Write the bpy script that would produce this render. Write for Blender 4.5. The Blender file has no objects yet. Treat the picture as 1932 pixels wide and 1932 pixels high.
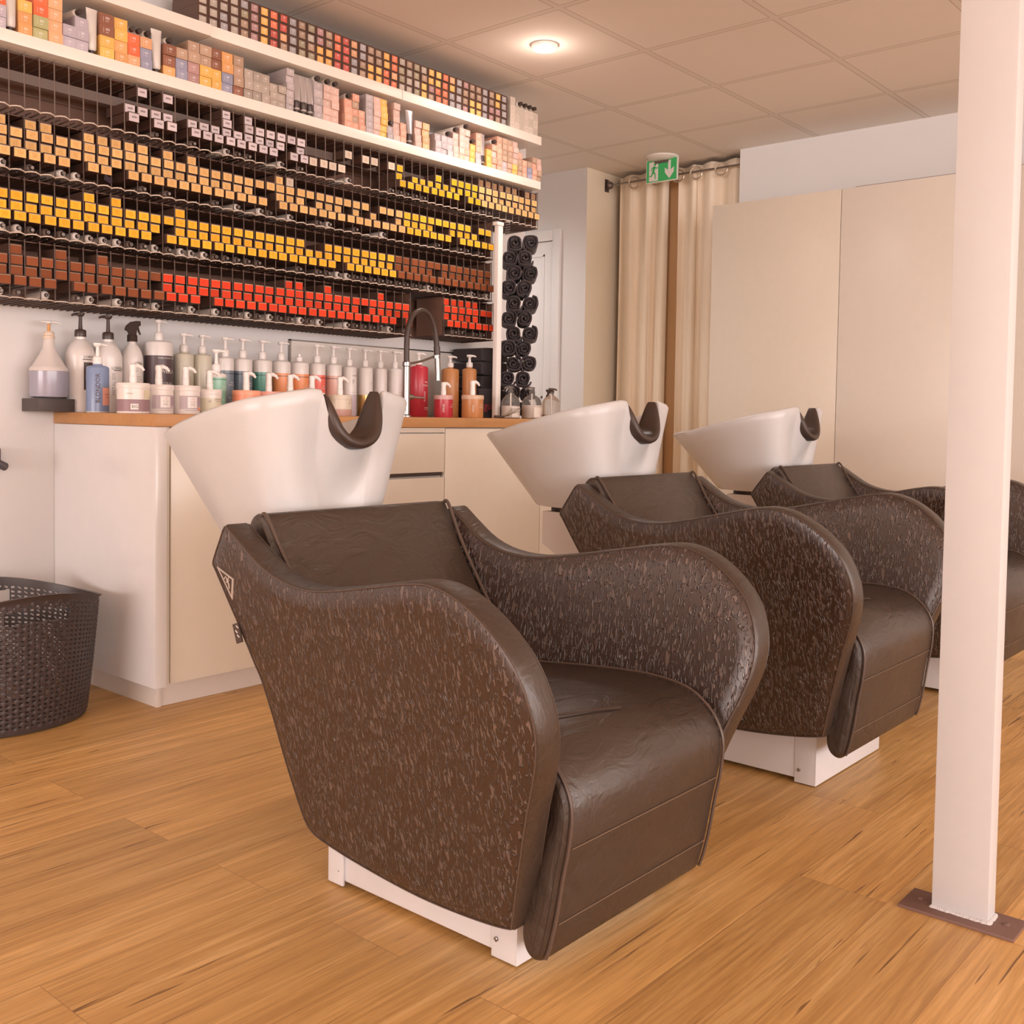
import bpy, bmesh, math, random
from math import pi, sin, cos, tan, radians, hypot, sqrt, atan2
from mathutils import Vector, Matrix

S = bpy.context.scene
COL = S.collection
rnd = random.Random(7)

# ------------------------------------------------------------------ camera
def setup_camera():
    yaw, pitch, roll = radians(40.48), radians(2.375), radians(0.906)
    fw = Vector((cos(yaw)*cos(pitch), sin(yaw)*cos(pitch), -sin(pitch)))
    r = Vector((sin(yaw), -cos(yaw), 0)); u = r.cross(fw)
    r2 = r*cos(roll)+u*sin(roll); u2 = -r*sin(roll)+u*cos(roll)
    cd = bpy.data.cameras.new('camera'); cd.sensor_width = 36; cd.sensor_fit = 'HORIZONTAL'
    cd.lens = 36*1974.2/1932; cd.shift_y = -0.0513; cd.clip_start = .02
    co = bpy.data.objects.new('camera', cd); COL.objects.link(co)
    m = Matrix((r2, u2, -fw)).transposed().to_4x4(); m.translation = Vector((0, 0, .9287))
    co.matrix_world = m; S.camera = co
setup_camera()

# ------------------------------------------------------------------ world, lights, exposure
S.view_settings.view_transform = 'Standard'; S.view_settings.look = 'None'
S.view_settings.gamma = 1.0; S.view_settings.use_curve_mapping = False
S.view_settings.exposure = 0.12
S.cycles.use_denoising = True
S.cycles.max_bounces = 10; S.cycles.diffuse_bounces = 7
w = bpy.data.worlds.new('World'); S.world = w; w.use_nodes = True
w.node_tree.nodes['Background'].inputs[0].default_value = (1, .86, .78, 1)
w.node_tree.nodes['Background'].inputs[1].default_value = 1.0

def area(name, loc, rot, sx, sy, power, col):
    l = bpy.data.lights.new(name, 'AREA'); l.shape = 'RECTANGLE'; l.size = sx; l.size_y = sy
    l.energy = power; l.color = col
    o = bpy.data.objects.new(name, l); o.location = loc; o.rotation_euler = rot; COL.objects.link(o); return o
# daylight through the shop windows behind the camera (on the -X side and the -Y side)
area('window_daylight', (-10.92, -.2, 1.35), (0, -pi/2, 0), 2.2, 7.0, 570, (1, .905, .90))
area('side_window_daylight', (0, -6.92, 1.4), (pi/2, 0, 0), 12.0, 2.1, 610, (1, .905, .895))

def downlight_light(x, y, e=17):
    l = bpy.data.lights.new('downlight_beam', 'SPOT'); l.energy = e; l.color = (1, .92, .89)
    l.spot_size = radians(165); l.spot_blend = 1.0; l.shadow_soft_size = .07
    o = bpy.data.objects.new('downlight_beam', l); o.location = (x, y, 2.46); COL.objects.link(o)
LAMPS = [(3.493, 2.837)]+[(x, y) for x in (-8.2, -5.8, -3.4, -1.0) for y in (1.3, -1.1, -3.5, -5.6)]+[(1.4, -3.1), (1.4, -5.4), (4.2, -3.1), (4.2, -5.4), (4.5, 4.65)]  # first lamp is real; the others are unseen, added to even out the light
for lx, ly in LAMPS: downlight_light(lx, ly, 75 if ly > 4 else (30 if ly > 2 else 17))

# ------------------------------------------------------------------ materials
def lin(h):
    if isinstance(h, (tuple, list)): return (h[0], h[1], h[2], 1)
    h = h.lstrip('#'); v = [int(h[i:i+2], 16)/255 for i in (0, 2, 4)]
    return tuple(c/12.92 if c <= .04045 else ((c+.055)/1.055)**2.4 for c in v)+(1,)
class NT:
    def __init__(s, name):
        s.m = bpy.data.materials.new(name); s.m.use_nodes = True; s.t = s.m.node_tree; s.n = s.t.nodes
        s.b = s.n['Principled BSDF']
    def add(s, typ, **kw):
        n = s.n.new(typ)
        for k, v in kw.items(): setattr(n, k, v)
        return n
    def link(s, a, b): s.t.links.new(a, b)
    def math(s, op, a, b=None, clamp=False):
        n = s.add('ShaderNodeMath', operation=op, use_clamp=clamp)
        for i, v in enumerate((a, b)):
            if v is None: continue
            if isinstance(v, (int, float)): n.inputs[i].default_value = v
            else: s.link(v, n.inputs[i])
        return n.outputs[0]
    def mix(s, f, a, b):
        n = s.add('ShaderNodeMix', data_type='RGBA')
        for i, v in ((0, f), (6, a), (7, b)):
            if isinstance(v, (int, float)): n.inputs[i].default_value = v
            elif isinstance(v, tuple): n.inputs[i].default_value = v
            else: s.link(v, n.inputs[i])
        return n.outputs[2]
    def coord(s, which='Object', scale=(1, 1, 1), loc=(0, 0, 0), rot=(0, 0, 0)):
        c = s.add('ShaderNodeTexCoord'); m = s.add('ShaderNodeMapping')
        m.inputs['Scale'].default_value = scale; m.inputs['Location'].default_value = loc; m.inputs['Rotation'].default_value = rot
        s.link(c.outputs[which], m.inputs['Vector']); return m.outputs[0]
    def noise(s, vec, scale=1, detail=3, rough=.5, dist=0):
        n = s.add('ShaderNodeTexNoise'); n.inputs['Scale'].default_value = scale; n.inputs['Detail'].default_value = detail
        n.inputs['Roughness'].default_value = rough; n.inputs['Distortion'].default_value = dist
        if vec is not None: s.link(vec, n.inputs['Vector'])
        return n.outputs['Fac']
    def ramp(s, f, stops):
        n = s.add('ShaderNodeValToRGB'); e = n.color_ramp.elements
        while len(e) < len(stops): e.new(.5)
        for k, (p, c) in enumerate(stops):
            e[k].position = p; e[k].color = c if len(c) == 4 else (*c, 1)
        s.link(f, n.inputs[0]); return n.outputs[0]
    def bump(s, h, dist=.002, strength=1, normal=None):
        n = s.add('ShaderNodeBump'); n.inputs['Distance'].default_value = dist; n.inputs['Strength'].default_value = strength
        s.link(h, n.inputs['Height'])
        if normal is not None: s.link(normal, n.inputs['Normal'])
        s.link(n.outputs[0], s.b.inputs['Normal']); return n.outputs[0]
    def set(s, color=None, rough=None, metal=None, spec=None, **kw):
        if color is not None:
            if isinstance(color, (tuple, str, list)): s.b.inputs['Base Color'].default_value = lin(color)
            else: s.link(color, s.b.inputs['Base Color'])
        if rough is not None:
            if isinstance(rough, (int, float)): s.b.inputs['Roughness'].default_value = rough
            else: s.link(rough, s.b.inputs['Roughness'])
        if metal is not None: s.b.inputs['Metallic'].default_value = metal
        if spec is not None: s.b.inputs['Specular IOR Level'].default_value = spec
        for k, v in kw.items(): s.b.inputs[k.replace('_', ' ')].default_value = v
        return s.m
_mc = {}
def plain(name, color, rough=.5, metal=0, spec=.5, **kw):
    if name in _mc: return _mc[name]
    n = NT(name); m = n.set(color, rough, metal, spec, **kw)
    # a trace of surface unevenness so that nothing reads as a perfect flat fill
    f = n.noise(n.coord('Object'), 22, 3)
    c = lin(color); d = tuple(x*.95 for x in c[:3])+(1,)
    n.link(n.mix(f, d, c), n.b.inputs['Base Color'])
    _mc[name] = m; return m

def m_wall(name, col, rough=.75, bump=.0006):
    n = NT(name); f = n.noise(n.coord('Object'), 3.0, 4, .6); c = lin(col)
    n.set(n.mix(f, tuple(x*.965 for x in c[:3])+(1,), c), rough, spec=.3)
    n.bump(n.noise(n.coord('Object'), 140, 2), bump, .5); return n.m
M_wall = m_wall('wall_paint', (.71, .695, .69))
M_wall2 = m_wall('wall_paint_beige', (.74, .66, .53))  # beige puts the shade of walls out of the daylight into the colour
M_soffit = m_wall('wall_paint_cool', (.70, .70, .70))
M_curtain = None

def m_ceiling():
    n = NT('ceiling_tiles'); c = n.add('ShaderNodeTexCoord'); sp = n.add('ShaderNodeSeparateXYZ'); n.link(c.outputs['Object'], sp.inputs[0])
    def line(o, off):
        a = n.math('DIVIDE', n.math('SUBTRACT', o, off), .6); fr = n.math('FRACT', n.math('ADD', a, 100.5))
        d = n.math('ABSOLUTE', n.math('SUBTRACT', fr, .5)); return n.math('MULTIPLY', d, .6)
    d = n.math('MINIMUM', line(sp.outputs[0], 3.81), line(sp.outputs[1], 2.54))
    bar = n.math('LESS_THAN', d, .0125)
    edge = n.math('MULTIPLY', n.math('LESS_THAN', d, .0165), n.math('GREATER_THAN', d, .0125))
    f = n.noise(n.coord('Object'), 260, 2); g = n.noise(n.coord('Object'), 2.5, 3)
    base = n.mix(g, (.76, .72, .68, 1), (.80, .76, .72, 1))
    base = n.mix(n.math('MULTIPLY', f, .12), base, (.40, .34, .29, 1))
    base = n.mix(bar, base, (.70, .66, .61, 1)); base = n.mix(n.math('MULTIPLY', edge, .55), base, (.25, .2, .17, 1))
    n.set(base, .8, spec=.25)
    h = n.math('MULTIPLY', n.math('SUBTRACT', 1.0, bar), 1.0); n.bump(h, .004, .5); return n.m
M_ceiling = m_ceiling()

def m_floor():
    n = NT('floor_planks'); v = n.coord('Object')
    br = n.add('ShaderNodeTexBrick'); br.offset = .37; br.squash = 1
    n.link(v, br.inputs['Vector']); br.inputs['Scale'].default_value = 1; br.inputs['Brick Width'].default_value = 1.22
    br.inputs['Row Height'].default_value = .182; br.inputs['Mortar Size'].default_value = .0007; br.inputs['Mortar Smooth'].default_value = .3
    br.inputs['Color1'].default_value = (0, 0, 0, 1); br.inputs['Color2'].default_value = (1, 1, 1, 1); br.inputs['Mortar'].default_value = (.5, .5, .5, 1)
    tone = n.add('ShaderNodeSeparateColor'); n.link(br.outputs['Color'], tone.inputs[0]); tn = tone.outputs[0]
    # offset the grain per plank
    cb = n.add('ShaderNodeCombineXYZ'); n.link(n.math('MULTIPLY', tn, 17.3), cb.inputs[0]); n.link(n.math('MULTIPLY', tn, 9.1), cb.inputs[1])
    va = n.add('ShaderNodeVectorMath', operation='ADD'); n.link(v, va.inputs[0]); n.link(cb.outputs[0], va.inputs[1])
    def mp(sc):
        m = n.add('ShaderNodeMapping'); m.inputs['Scale'].default_value = sc; n.link(va.outputs[0], m.inputs['Vector']); return m.outputs[0]
    fine = n.noise(mp((4.0, 120, 1)), 1, 6, .72, .5); mid = n.noise(mp((1.0, 19, 1)), 1, 5, .62, 1.6); big = n.noise(mp((.9, 2.2, 1)), 1, 3)
    base = n.ramp(mid, [(.25, lin((.37, .185, .058))), (.5, lin((.65, .385, .135))), (.76, lin((.84, .57, .26)))])
    base = n.mix(n.ramp(fine, [(.36, (.75, .75, .75)), (.56, (0, 0, 0))]), base, lin((.37, .19, .055)))
    base = n.mix(n.math('MULTIPLY', big, .42), base, lin((.76, .48, .19)))
    t2 = n.math('SUBTRACT', tn, .5); shade = n.math('ADD', 1.0, n.math('MULTIPLY', t2, .30))
    hs = n.add('ShaderNodeHueSaturation'); n.link(base, hs.inputs['Color']); n.link(shade, hs.inputs['Value']); base = hs.outputs[0]
    # dark cracks and knots along the grain
    ck = n.noise(mp((1.5, 46, 1)), 1, 3, .55, 2.2); ck2 = n.noise(mp((1.2, 5, 1)), 2, 2)
    crack = n.math('MULTIPLY', n.ramp(ck, [(.325, (1, 1, 1)), (.365, (0, 0, 0))]), n.ramp(ck2, [(.46, (0, 0, 0)), (.54, (1, 1, 1))]))
    base = n.mix(n.math('MULTIPLY', crack, .75), base, lin((.10, .04, .014)))
    base = n.mix(n.math('MULTIPLY', br.outputs['Fac'], .55), base, lin((.16, .07, .025)))
    rg = n.math('ADD', .30, n.math('MULTIPLY', fine, .25))
    n.set(base, rg, spec=.42)
    h = n.math('SUBTRACT', n.math('SUBTRACT', n.math('MULTIPLY', fine, .5), n.math('MULTIPLY', crack, .5)), n.math('MULTIPLY', br.outputs['Fac'], .8))
    n.bump(h, .0012, .5); return n.m
M_floor = m_floor()

def m_wood(name, a, b, axis):
    n = NT(name); sc = (4, 60, 60) if axis == 'x' else (60, 4, 60)
    f = n.noise(n.coord('Object', sc), 1, 4, .6, .6); v = n.coord('Object')
    st = n.add('ShaderNodeTexBrick'); n.link(v, st.inputs['Vector']); st.inputs['Scale'].default_value = 1
    st.inputs['Brick Width'].default_value = .47; st.inputs['Row Height'].default_value = .043; st.inputs['Mortar Size'].default_value = .0004
    st.inputs['Color1'].default_value = (0, 0, 0, 1); st.inputs['Color2'].default_value = (1, 1, 1, 1)
    c = n.mix(f, lin(a), lin(b)); sp = n.add('ShaderNodeSeparateColor'); n.link(st.outputs[0], sp.inputs[0])
    c = n.mix(n.math('MULTIPLY', sp.outputs[0], .3), c, lin((.55, .28, .11)))
    n.set(c, .42, spec=.4); return n.m
M_oak = m_wood('oak_worktop', (.36, .165, .055), (.56, .30, .125), 'x')

def m_leather(name, emboss):
    n = NT(name)
    if emboss:
        v = n.coord('Object', (165, 200, 45), rot=(radians(20), 0, 0))
        f = n.noise(v, 1, 1.2, .5, .9); h = n.ramp(f, [(.525, (0, 0, 0)), (.615, (1, 1, 1))])
        big = n.noise(n.coord('Object'), 5, 3)
        c = n.mix(h, lin((.036, .0170, .0115)), lin((.140, .096, .080)))  # paler ridges carry the window light on the embossing in their colour
        c = n.mix(n.math('MULTIPLY', big, .35), c, lin((.045, .026, .018)))
        n.set(c, n.math('ADD', .30, n.math('MULTIPLY', big, .12)), spec=.95)
        n.bump(h, .0045, 1.0)
    else:
        v = n.coord('Object', (60, 75, 60)); f = n.noise(v, 3.0, 4, .6, .6)
        wr = n.noise(n.coord('Object', (9, 22, 9)), 1, 3, .55, 1.4); wr2 = n.ramp(wr, [(.38, (0, 0, 0)), (.6, (1, 1, 1))])
        c = n.mix(f, lin((.030, .0165, .0108)), lin((.052, .034, .023)))
        n.set(c, n.math('ADD', .34, n.math('MULTIPLY', f, .16)), spec=.75)
        hh = n.math('ADD', n.math('MULTIPLY', f, .35), n.math('MULTIPLY', wr2, 1.0)); n.bump(hh, .0022, .55)
    return n.m
M_leather = m_leather('leather_embossed', True)
M_leather2 = m_leather('leather_plain', False)
M_stitch = plain('stitching', (.16, .10, .06), .7)
M_piping = plain('leather_piping', (.085, .056, .043), .38)  # lightened: the highlight along the rounded seams is in the colour
M_cer = plain('white_ceramic', (.57, .565, .565), .30, spec=.45)
M_rubber = plain('black_rubber', (.050, .029, .021), .42)
M_whitemetal = plain('white_lacquered_metal', (.66, .65, .66), .3)
M_chrome = plain('chrome', (.34, .315, .30), .25, 1.0)
M_steel = plain('screw_steel', (.30, .27, .26), .3, 1.0)
M_cream = plain('cream_gloss_front', (.72, .66, .565), .22, spec=.5)
M_whitegloss = plain('white_gloss_panel', (.72, .71, .715), .16, spec=.5)
M_plinth = plain('plinth_white', (.72, .66, .61), .35)
M_ward = plain('wardrobe_cream_gloss', (.66, .60, .51), .34, spec=.55)
M_ward2 = plain('wardrobe_white_gloss', (.70, .65, .585), .30, spec=.6)  # same fronts, paler: the light and reflections on them are painted in
M_shelf = plain('shelf_lacquer', (.86, .80, .72), .35)
M_blackwire = plain('black_wire', (.075, .043, .032), .45)
M_greywire = plain('dark_grey_wire', (.15, .105, .085), .45)
M_creamwire = plain('cream_wire_lip', (.66, .56, .47), .4)
M_rackback = plain('rack_back_sheet', (.15, .075, .05), .6)
M_greyplate = plain('grey_plate', (.155, .115, .10), .5)
M_blackcard = plain('black_card', (.105, .056, .040), .55)
M_whitepl = plain('white_plastic', (.80, .76, .73), .35)
M_milk = plain('milky_plastic', (.72, .68, .655), .3)
M_blackpl = plain('black_plastic', (.055, .034, .028), .38)
M_post = plain('post_paint', (.575, .565, .57), .45)
M_rust = plain('rusted_steel_plate', (.185, .105, .085), .6)
M_towel = None
# ------------------------------------------------------------------ mesh building
class MB:
    def __init__(s): s.v = []; s.f = []; s.m = []; s.uv = {}
    def face(s, idx, mat=0, uv=None):
        if uv: s.uv[len(s.f)] = uv
        s.f.append(tuple(idx)); s.m.append(mat)
    def box(s, x0, x1, y0, y1, z0, z1, mat=0, b=0):
        if b <= 0:
            i = len(s.v); s.v += [(x, y, z) for z in (z0, z1) for y in (y0, y1) for x in (x0, x1)]
            for q in ((0, 1, 5, 4), (3, 2, 6, 7), (2, 0, 4, 6), (1, 3, 7, 5), (4, 5, 7, 6), (2, 3, 1, 0)):
                s.face([i+k for k in q], mat)
            return s
        t = bmesh.new(); bmesh.ops.create_cube(t, size=1)
        bmesh.ops.transform(t, matrix=Matrix.Translation(((x0+x1)/2, (y0+y1)/2, (z0+z1)/2)) @ Matrix.Diagonal((x1-x0, y1-y0, z1-z0, 1)), verts=t.verts)
        bmesh.ops.bevel(t, geom=t.edges[:], offset=b, segments=2, affect='EDGES', profile=.6)
        s.addbm(t, mat); t.free(); return s
    def addbm(s, t, mat=0):
        i = len(s.v); t.verts.index_update(); s.v += [tuple(v.co) for v in t.verts]
        for f in t.faces: s.face([i+v.index for v in f.verts], mat)
    def lathe(s, prof, n=24, c=(0, 0, 0), axis='z', mat=0, a0=0, a1=2*pi, mats=None, sx=1, sy=1):
        i = len(s.v); full = abs(a1-a0-2*pi) < 1e-6; m = n if full else n+1
        for r, z in prof:
            for k in range(m):
                a = a0+(a1-a0)*k/n; p = (r*cos(a)*sx, r*sin(a)*sy, z)
                if axis == 'y': p = (p[0], z, p[1])
                if axis == 'x': p = (z, p[0], p[1])
                s.v.append((p[0]+c[0], p[1]+c[1], p[2]+c[2]))
        for j in range(len(prof)-1):
            for k in range(n):
                k2 = (k+1) % m
                q = (i+j*m+k, i+j*m+k2, i+(j+1)*m+k2, i+(j+1)*m+k)
                s.face(q, mats[j] if mats else mat)
        if full:
            if prof[0][0] > 1e-5: s.face([i+k for k in range(m)][::-1], mats[0] if mats else mat)
            if prof[-1][0] > 1e-5: s.face([i+(len(prof)-1)*m+k for k in range(m)], mats[-1] if mats else mat)
        return s
    def tube(s, pts, r, n=8, mat=0, caps=True, closed=False):
        pts = [Vector(p) for p in pts]; N = len(pts); i = len(s.v); rr = r if isinstance(r, (list, tuple)) else [r]*N
        up = None
        for k, p in enumerate(pts):
            if closed: t = (pts[(k+1) % N]-pts[k-1])
            else: t = pts[min(k+1, N-1)]-pts[max(k-1, 0)]
            t = t.normalized()
            if up is None: up = t.orthogonal().normalized()
            up = (up-t*up.dot(t)); up = up.normalized() if up.length > 1e-6 else t.orthogonal().normalized()
            q = t.cross(up)
            for a in range(n):
                d = up*cos(2*pi*a/n)+q*sin(2*pi*a/n); s.v.append(tuple(p+d*rr[k]))
        for k in range(N if closed else N-1):
            k2 = (k+1) % N
            for a in range(n):
                b = (a+1) % n; s.face((i+k*n+a, i+k*n+b, i+k2*n+b, i+k2*n+a), mat)
        if caps and not closed:
            s.face([i+a for a in range(n)][::-1], mat); s.face([i+(N-1)*n+a for a in range(n)], mat)
        return s
    def prism(s, pts, axis, a0, a1, mat=0):
        # pts: closed 2D outline; axis x -> pts are (y,z); y -> (x,z); z -> (x,y)
        def P(p, a): return {'x': (a, p[0], p[1]), 'y': (p[0], a, p[1]), 'z': (p[0], p[1], a)}[axis]
        i = len(s.v); n = len(pts); s.v += [P(p, a0) for p in pts]+[P(p, a1) for p in pts]
        s.face([i+k for k in range(n)][::-1], mat); s.face([i+n+k for k in range(n)], mat)
        for k in range(n): s.face((i+k, i+(k+1) % n, i+n+(k+1) % n, i+n+k), mat)
        return s
    def xf(s, M, start=0):
        s.v[start:] = [tuple(M @ Vector(p)) for p in s.v[start:]]; return s
    def mesh(s, name, mats, smooth=True, angle=38, fix=True):
        me = bpy.data.meshes.new(name); me.from_pydata(s.v, [], s.f)
        for m in (mats if isinstance(mats, (list, tuple)) else [mats]): me.materials.append(m)
        me.polygons.foreach_set('material_index', s.m)
        if s.uv:
            ul = me.uv_layers.new(name='uv')
            for fi, uv in s.uv.items():
                for li, c in zip(me.polygons[fi].loop_indices, uv): ul.data[li].uv = c
        if fix or smooth:
            t = bmesh.new(); t.from_mesh(me)
            if fix: bmesh.ops.recalc_face_normals(t, faces=t.faces)
            if smooth:
                a = radians(angle)
                fl = getattr(s, 'flat', ()); t.faces.ensure_lookup_table()
                for f in t.faces: f.smooth = f.index not in fl
                for e in t.edges:
                    if len(e.link_faces) == 2 and e.calc_face_angle(0) > a: e.smooth = False
            t.to_mesh(me); t.free()
        return me
def put(name, me, parent=None, loc=(0, 0, 0), rz=0):
    o = bpy.data.objects.new(name, me); COL.objects.link(o); o.location = loc; o.rotation_euler = (0, 0, rz)
    if parent is not None: o.parent = parent
    return o
def part(name, mb, mats, parent=None, loc=(0, 0, 0), rz=0, **kw): return put(name, mb.mesh(name, mats, **kw), parent, loc, rz)
def tag(o, label, cat, group=None):
    o['label'] = label; o['category'] = cat
    if group: o['group'] = group
    return o
def empty(name, loc, label, cat, group=None, rz=0):
    o = bpy.data.objects.new(name, None); COL.objects.link(o); o.location = loc; o.rotation_euler = (0, 0, rz); o.empty_display_size = .05
    return tag(o, label, cat, group)
def struct(name, mb, mats, **kw):
    o = part(name, mb, mats, **kw); o['kind'] = 'structure'; return o
def copy_tree(o, loc, label, group=None):
    c = o.copy(); COL.objects.link(c); c.location = loc; c['label'] = label
    if group: c['group'] = group
    for ch in o.children:
        d = ch.copy(); COL.objects.link(d); d.parent = c
        for g in ch.children:
            e = g.copy(); COL.objects.link(e); e.parent = d
    return c
def catmull(pts, n=6, closed=False):
    P = [Vector(p) for p in pts]; N = len(P); out = []
    for i in range(N if closed else N-1):
        g = lambda k: P[k % N] if closed else P[max(0, min(N-1, k))]
        a, b, c, d = g(i-1), g(i), g(i+1), g(i+2)
        for k in range(n):
            t = k/n; out.append(.5*((2*b)+(c-a)*t+(2*a-5*b+4*c-d)*t*t+(3*b-a-3*c+d)*t**3))
    if not closed: out.append(P[-1])
    return [tuple(p) for p in out]
_txt = {}
def text_geo(string, size):
    """lettering as flat geometry: (verts, faces), centred on the origin"""
    key = (string, size)
    if key in _txt: return _txt[key]
    cu = bpy.data.curves.new('t', 'FONT'); cu.body = string; cu.size = size; cu.align_x = 'CENTER'; cu.align_y = 'CENTER'; cu.resolution_u = 2
    o = bpy.data.objects.new('t', cu); COL.objects.link(o); dg = bpy.context.evaluated_depsgraph_get(); dg.update()
    me = bpy.data.meshes.new_from_object(o.evaluated_get(dg))
    r = ([tuple(v.co) for v in me.vertices], [tuple(p.vertices) for p in me.polygons])
    bpy.data.objects.remove(o); bpy.data.curves.remove(cu); bpy.data.meshes.remove(me); _txt[key] = r; return r
def wrap_text(mb, string, size, r, th0, z, mat=0, vertical=False, du=0):
    vs, fs = text_geo(string, size); i = len(mb.v)
    for x, y, _ in vs:
        u, v = (-y, x) if vertical else (x, y)
        a = th0+(u+du)/r; mb.v.append((r*cos(a), r*sin(a), z+v))
    for f in fs: mb.face([i+k for k in f], mat)
def wrap_rect(mb, r, th0, u0, u1, z0, z1, mat=0, n=8):
    i = len(mb.v)
    for k in range(n+1):
        a = th0+(u0+(u1-u0)*k/n)/r
        mb.v += [(r*cos(a), r*sin(a), z0), (r*cos(a), r*sin(a), z1)]
    for k in range(n): mb.face((i+2*k, i+2*k+2, i+2*k+3, i+2*k+1), mat)

# ------------------------------------------------------------------ room shell
XL, XR, YB, YF, H = -11.0, 5.53, 3.506, -7.0, 2.5
struct('floor', MB().box(XL-.1, 6.2, YF-.1, 5.6, -.06, 0), M_floor, smooth=False)
struct('ceiling', MB().box(XL-.1, 6.2, YF-.1, 5.6, H, H+.08), M_ceiling, smooth=False)
struct('wall_back', MB().box(XL, 4.18, YB, YB+.11, 0, H), M_wall, smooth=False)
struct('wall_right', MB().box(XR, XR+.22, YF, 3.01, 0, H), M_soffit, smooth=False)
wl = MB()                                      # left wall with the shop window opening
for q in ((XL-.1, XL, YF, -3.75, 0, H), (XL-.1, XL, 3.35, 5.6, 0, H), (XL-.1, XL, -3.75, 3.35, 0, .25), (XL-.1, XL, -3.75, 3.35, 2.45, H)): wl.box(*q)
struct('wall_left', wl, M_wall, smooth=False)
wf = MB()
for q in ((XL, -6.05, YF-.1, YF, 0, H), (-6.05, 6.1, YF-.1, YF, 0, .32), (-6.05, 6.1, YF-.1, YF, 2.46, H)): wf.box(*q)
struct('wall_front', wf, M_wall, smooth=False)
# passage behind the colour wall: door wall, its return, and the wall behind the curtain
struct('wall_door', MB().box(5.35, 5.45, 3.98, 5.5, 0, H), M_wall, smooth=False)
struct('wall_return', MB().box(5.4501, 5.86, 3.98, 4.08, 0, H).box(5.3499, 5.4501, 3.9795, 3.9799, 0, H), M_wall2, smooth=False)
struct('wall_alcove', MB().box(5.75, 5.86, 3.0105, 3.98, 0, H), M_wall2, smooth=False)
struct('wall_passage', MB().box(3.0, 5.35, 5.4, 5.5, 0, H).box(3.0, 3.1, 3.616, 5.4, 0, H), M_wall, smooth=False)
# door in the passage: leaf with a recessed panel, frame and handle
dr = part('door_1', MB().box(5.335, 5.349, 4.235, 5.0, .01, 2.06, b=.003), M_wall); dr['kind'] = 'structure'
fr = MB().box(5.325, 5.349, 4.172, 4.232, 0, 2.135, b=.004).box(5.325, 5.349, 5.003, 5.06, 0, 2.135, b=.004).box(5.325, 5.349, 4.2325, 5.0025, 2.065, 2.135, b=.004)
part('door_frame', fr, M_wall, dr)
pm = MB()
for a0, a1, z0, z1 in ((4.30, 4.93, 1.05, 1.98), (4.30, 4.93, .16, .95)):
    pm.box(5.331, 5.334, a0, a0+.012, z0, z1).box(5.331, 5.334, a1-.012, a1, z0, z1).box(5.331, 5.334, a0, a1, z0, z0+.012).box(5.331, 5.334, a0, a1, z1-.012, z1)
part('door_moulding', pm, M_wall, dr)
tb = MB()
struct('trim_1', MB().box(5.338, 5.349, 3.985, 4.17, 0, .07), M_wall, smooth=False)

# ------------------------------------------------------------------ square post on its floor plate
post = empty('support_post', (2.045, .603, 0), 'white painted square steel post standing on a rusty plate in the foreground', 'post')
pb = MB().box(-.025, .020, -.051, .051, .006, H, b=.002)
part('post_shaft', pb, M_post, post)
pl = MB().box(-.056, .036, -.104, .104, 0, .006, b=.001); part('floor_plate', pl, M_rust, post)
for k in (-.078, .078):
    part('plate_bolt', MB().lathe([(.006, .006), (.006, .008), (.0045, .009), (0, .009)], 12, (-.005, k, 0)), M_rust, post)
wd = MB(); r2 = random.Random(3)
for k in range(26):
    t = k/25; wd.lathe([(.004+.003*r2.random(), .0055), (.004, .0085), (0, .011)], 7, (-.026+.001*r2.random(), -.05+.1*t, 0))
for k in range(10):
    t = k/9; wd.lathe([(.004+.003*r2.random(), .0055), (.004, .0085), (0, .011)], 7, (-.024+.044*t, -.052, 0))
part('weld_bead', wd, M_post, post)

# ------------------------------------------------------------------ base cabinets under the colour wall
cab = []
FY = 2.878
def cab_unit(x0, x1, kind, label):
    o = empty('base_cabinet', ((x0+x1)/2, 3.18, 0), label, 'cabinet', 'base cabinets under the oak worktop')
    h = (x1-x0)/2
    part('carcass', MB().box(-h+.001, h-.001, FY+.022-3.18, .322, .08, .878), M_plinth, o, smooth=False)
    if kind == 'drawers':
        for z0, z1 in ((.705, .856), (.40, .685), (.084, .38)):
            d = part('drawer_front', MB().box(-h+.002, h-.002, FY-.002-3.18, FY+.018-3.18, z0, z1, b=.0015), M_cream, o)
            part('grip_groove', MB().box(-h+.01, h-.01, FY+.004-3.18, FY+.016-3.18, z0-.014, z0-.001), M_blackpl, d, smooth=False)
        part('top_rail', MB().box(-h+.002, h-.002, FY-.002-3.18, FY+.018-3.18, .860, .878), M_cream, o)
    else:
        n = 2 if x1-x0 > .65 else 1
        for k in range(n):
            a = -h+.002+k*(2*h/n); part('door', MB().box(a, a+2*h/n-.003, FY-.002-3.18, FY+.018-3.18, .084, .876, b=.0015), M_cream, o)
    return o
cab_unit(1.757, 2.362, 'doors', 'cream gloss base cabinet nearest the white end panel and laundry basket')
cab_unit(2.362, 2.962, 'drawers', 'cream gloss drawer unit with a dark grip line, seen behind the nearest wash basin')
cab_unit(2.962, 3.562, 'doors', 'cream gloss base cabinet right of the drawer unit, behind the nearest armchair')
cab_unit(3.562, 4.16, 'doors', 'cream gloss base cabinet at the far end, mostly behind the middle wash basin')
ep = empty('end_panel', (1.7275, 3.18, 0), 'white gloss end panel closing the left end of the cabinet run', 'panel')
part('side_board', MB().box(-.0275, .0275-.016, FY-.014-3.18, .324, .08, .879, b=.0015), M_whitegloss, ep)
part('filler_strip', MB().box(.0115, .0285, FY+.002-3.18, -.25, .084, .879), M_cream, ep, smooth=False)
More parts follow.
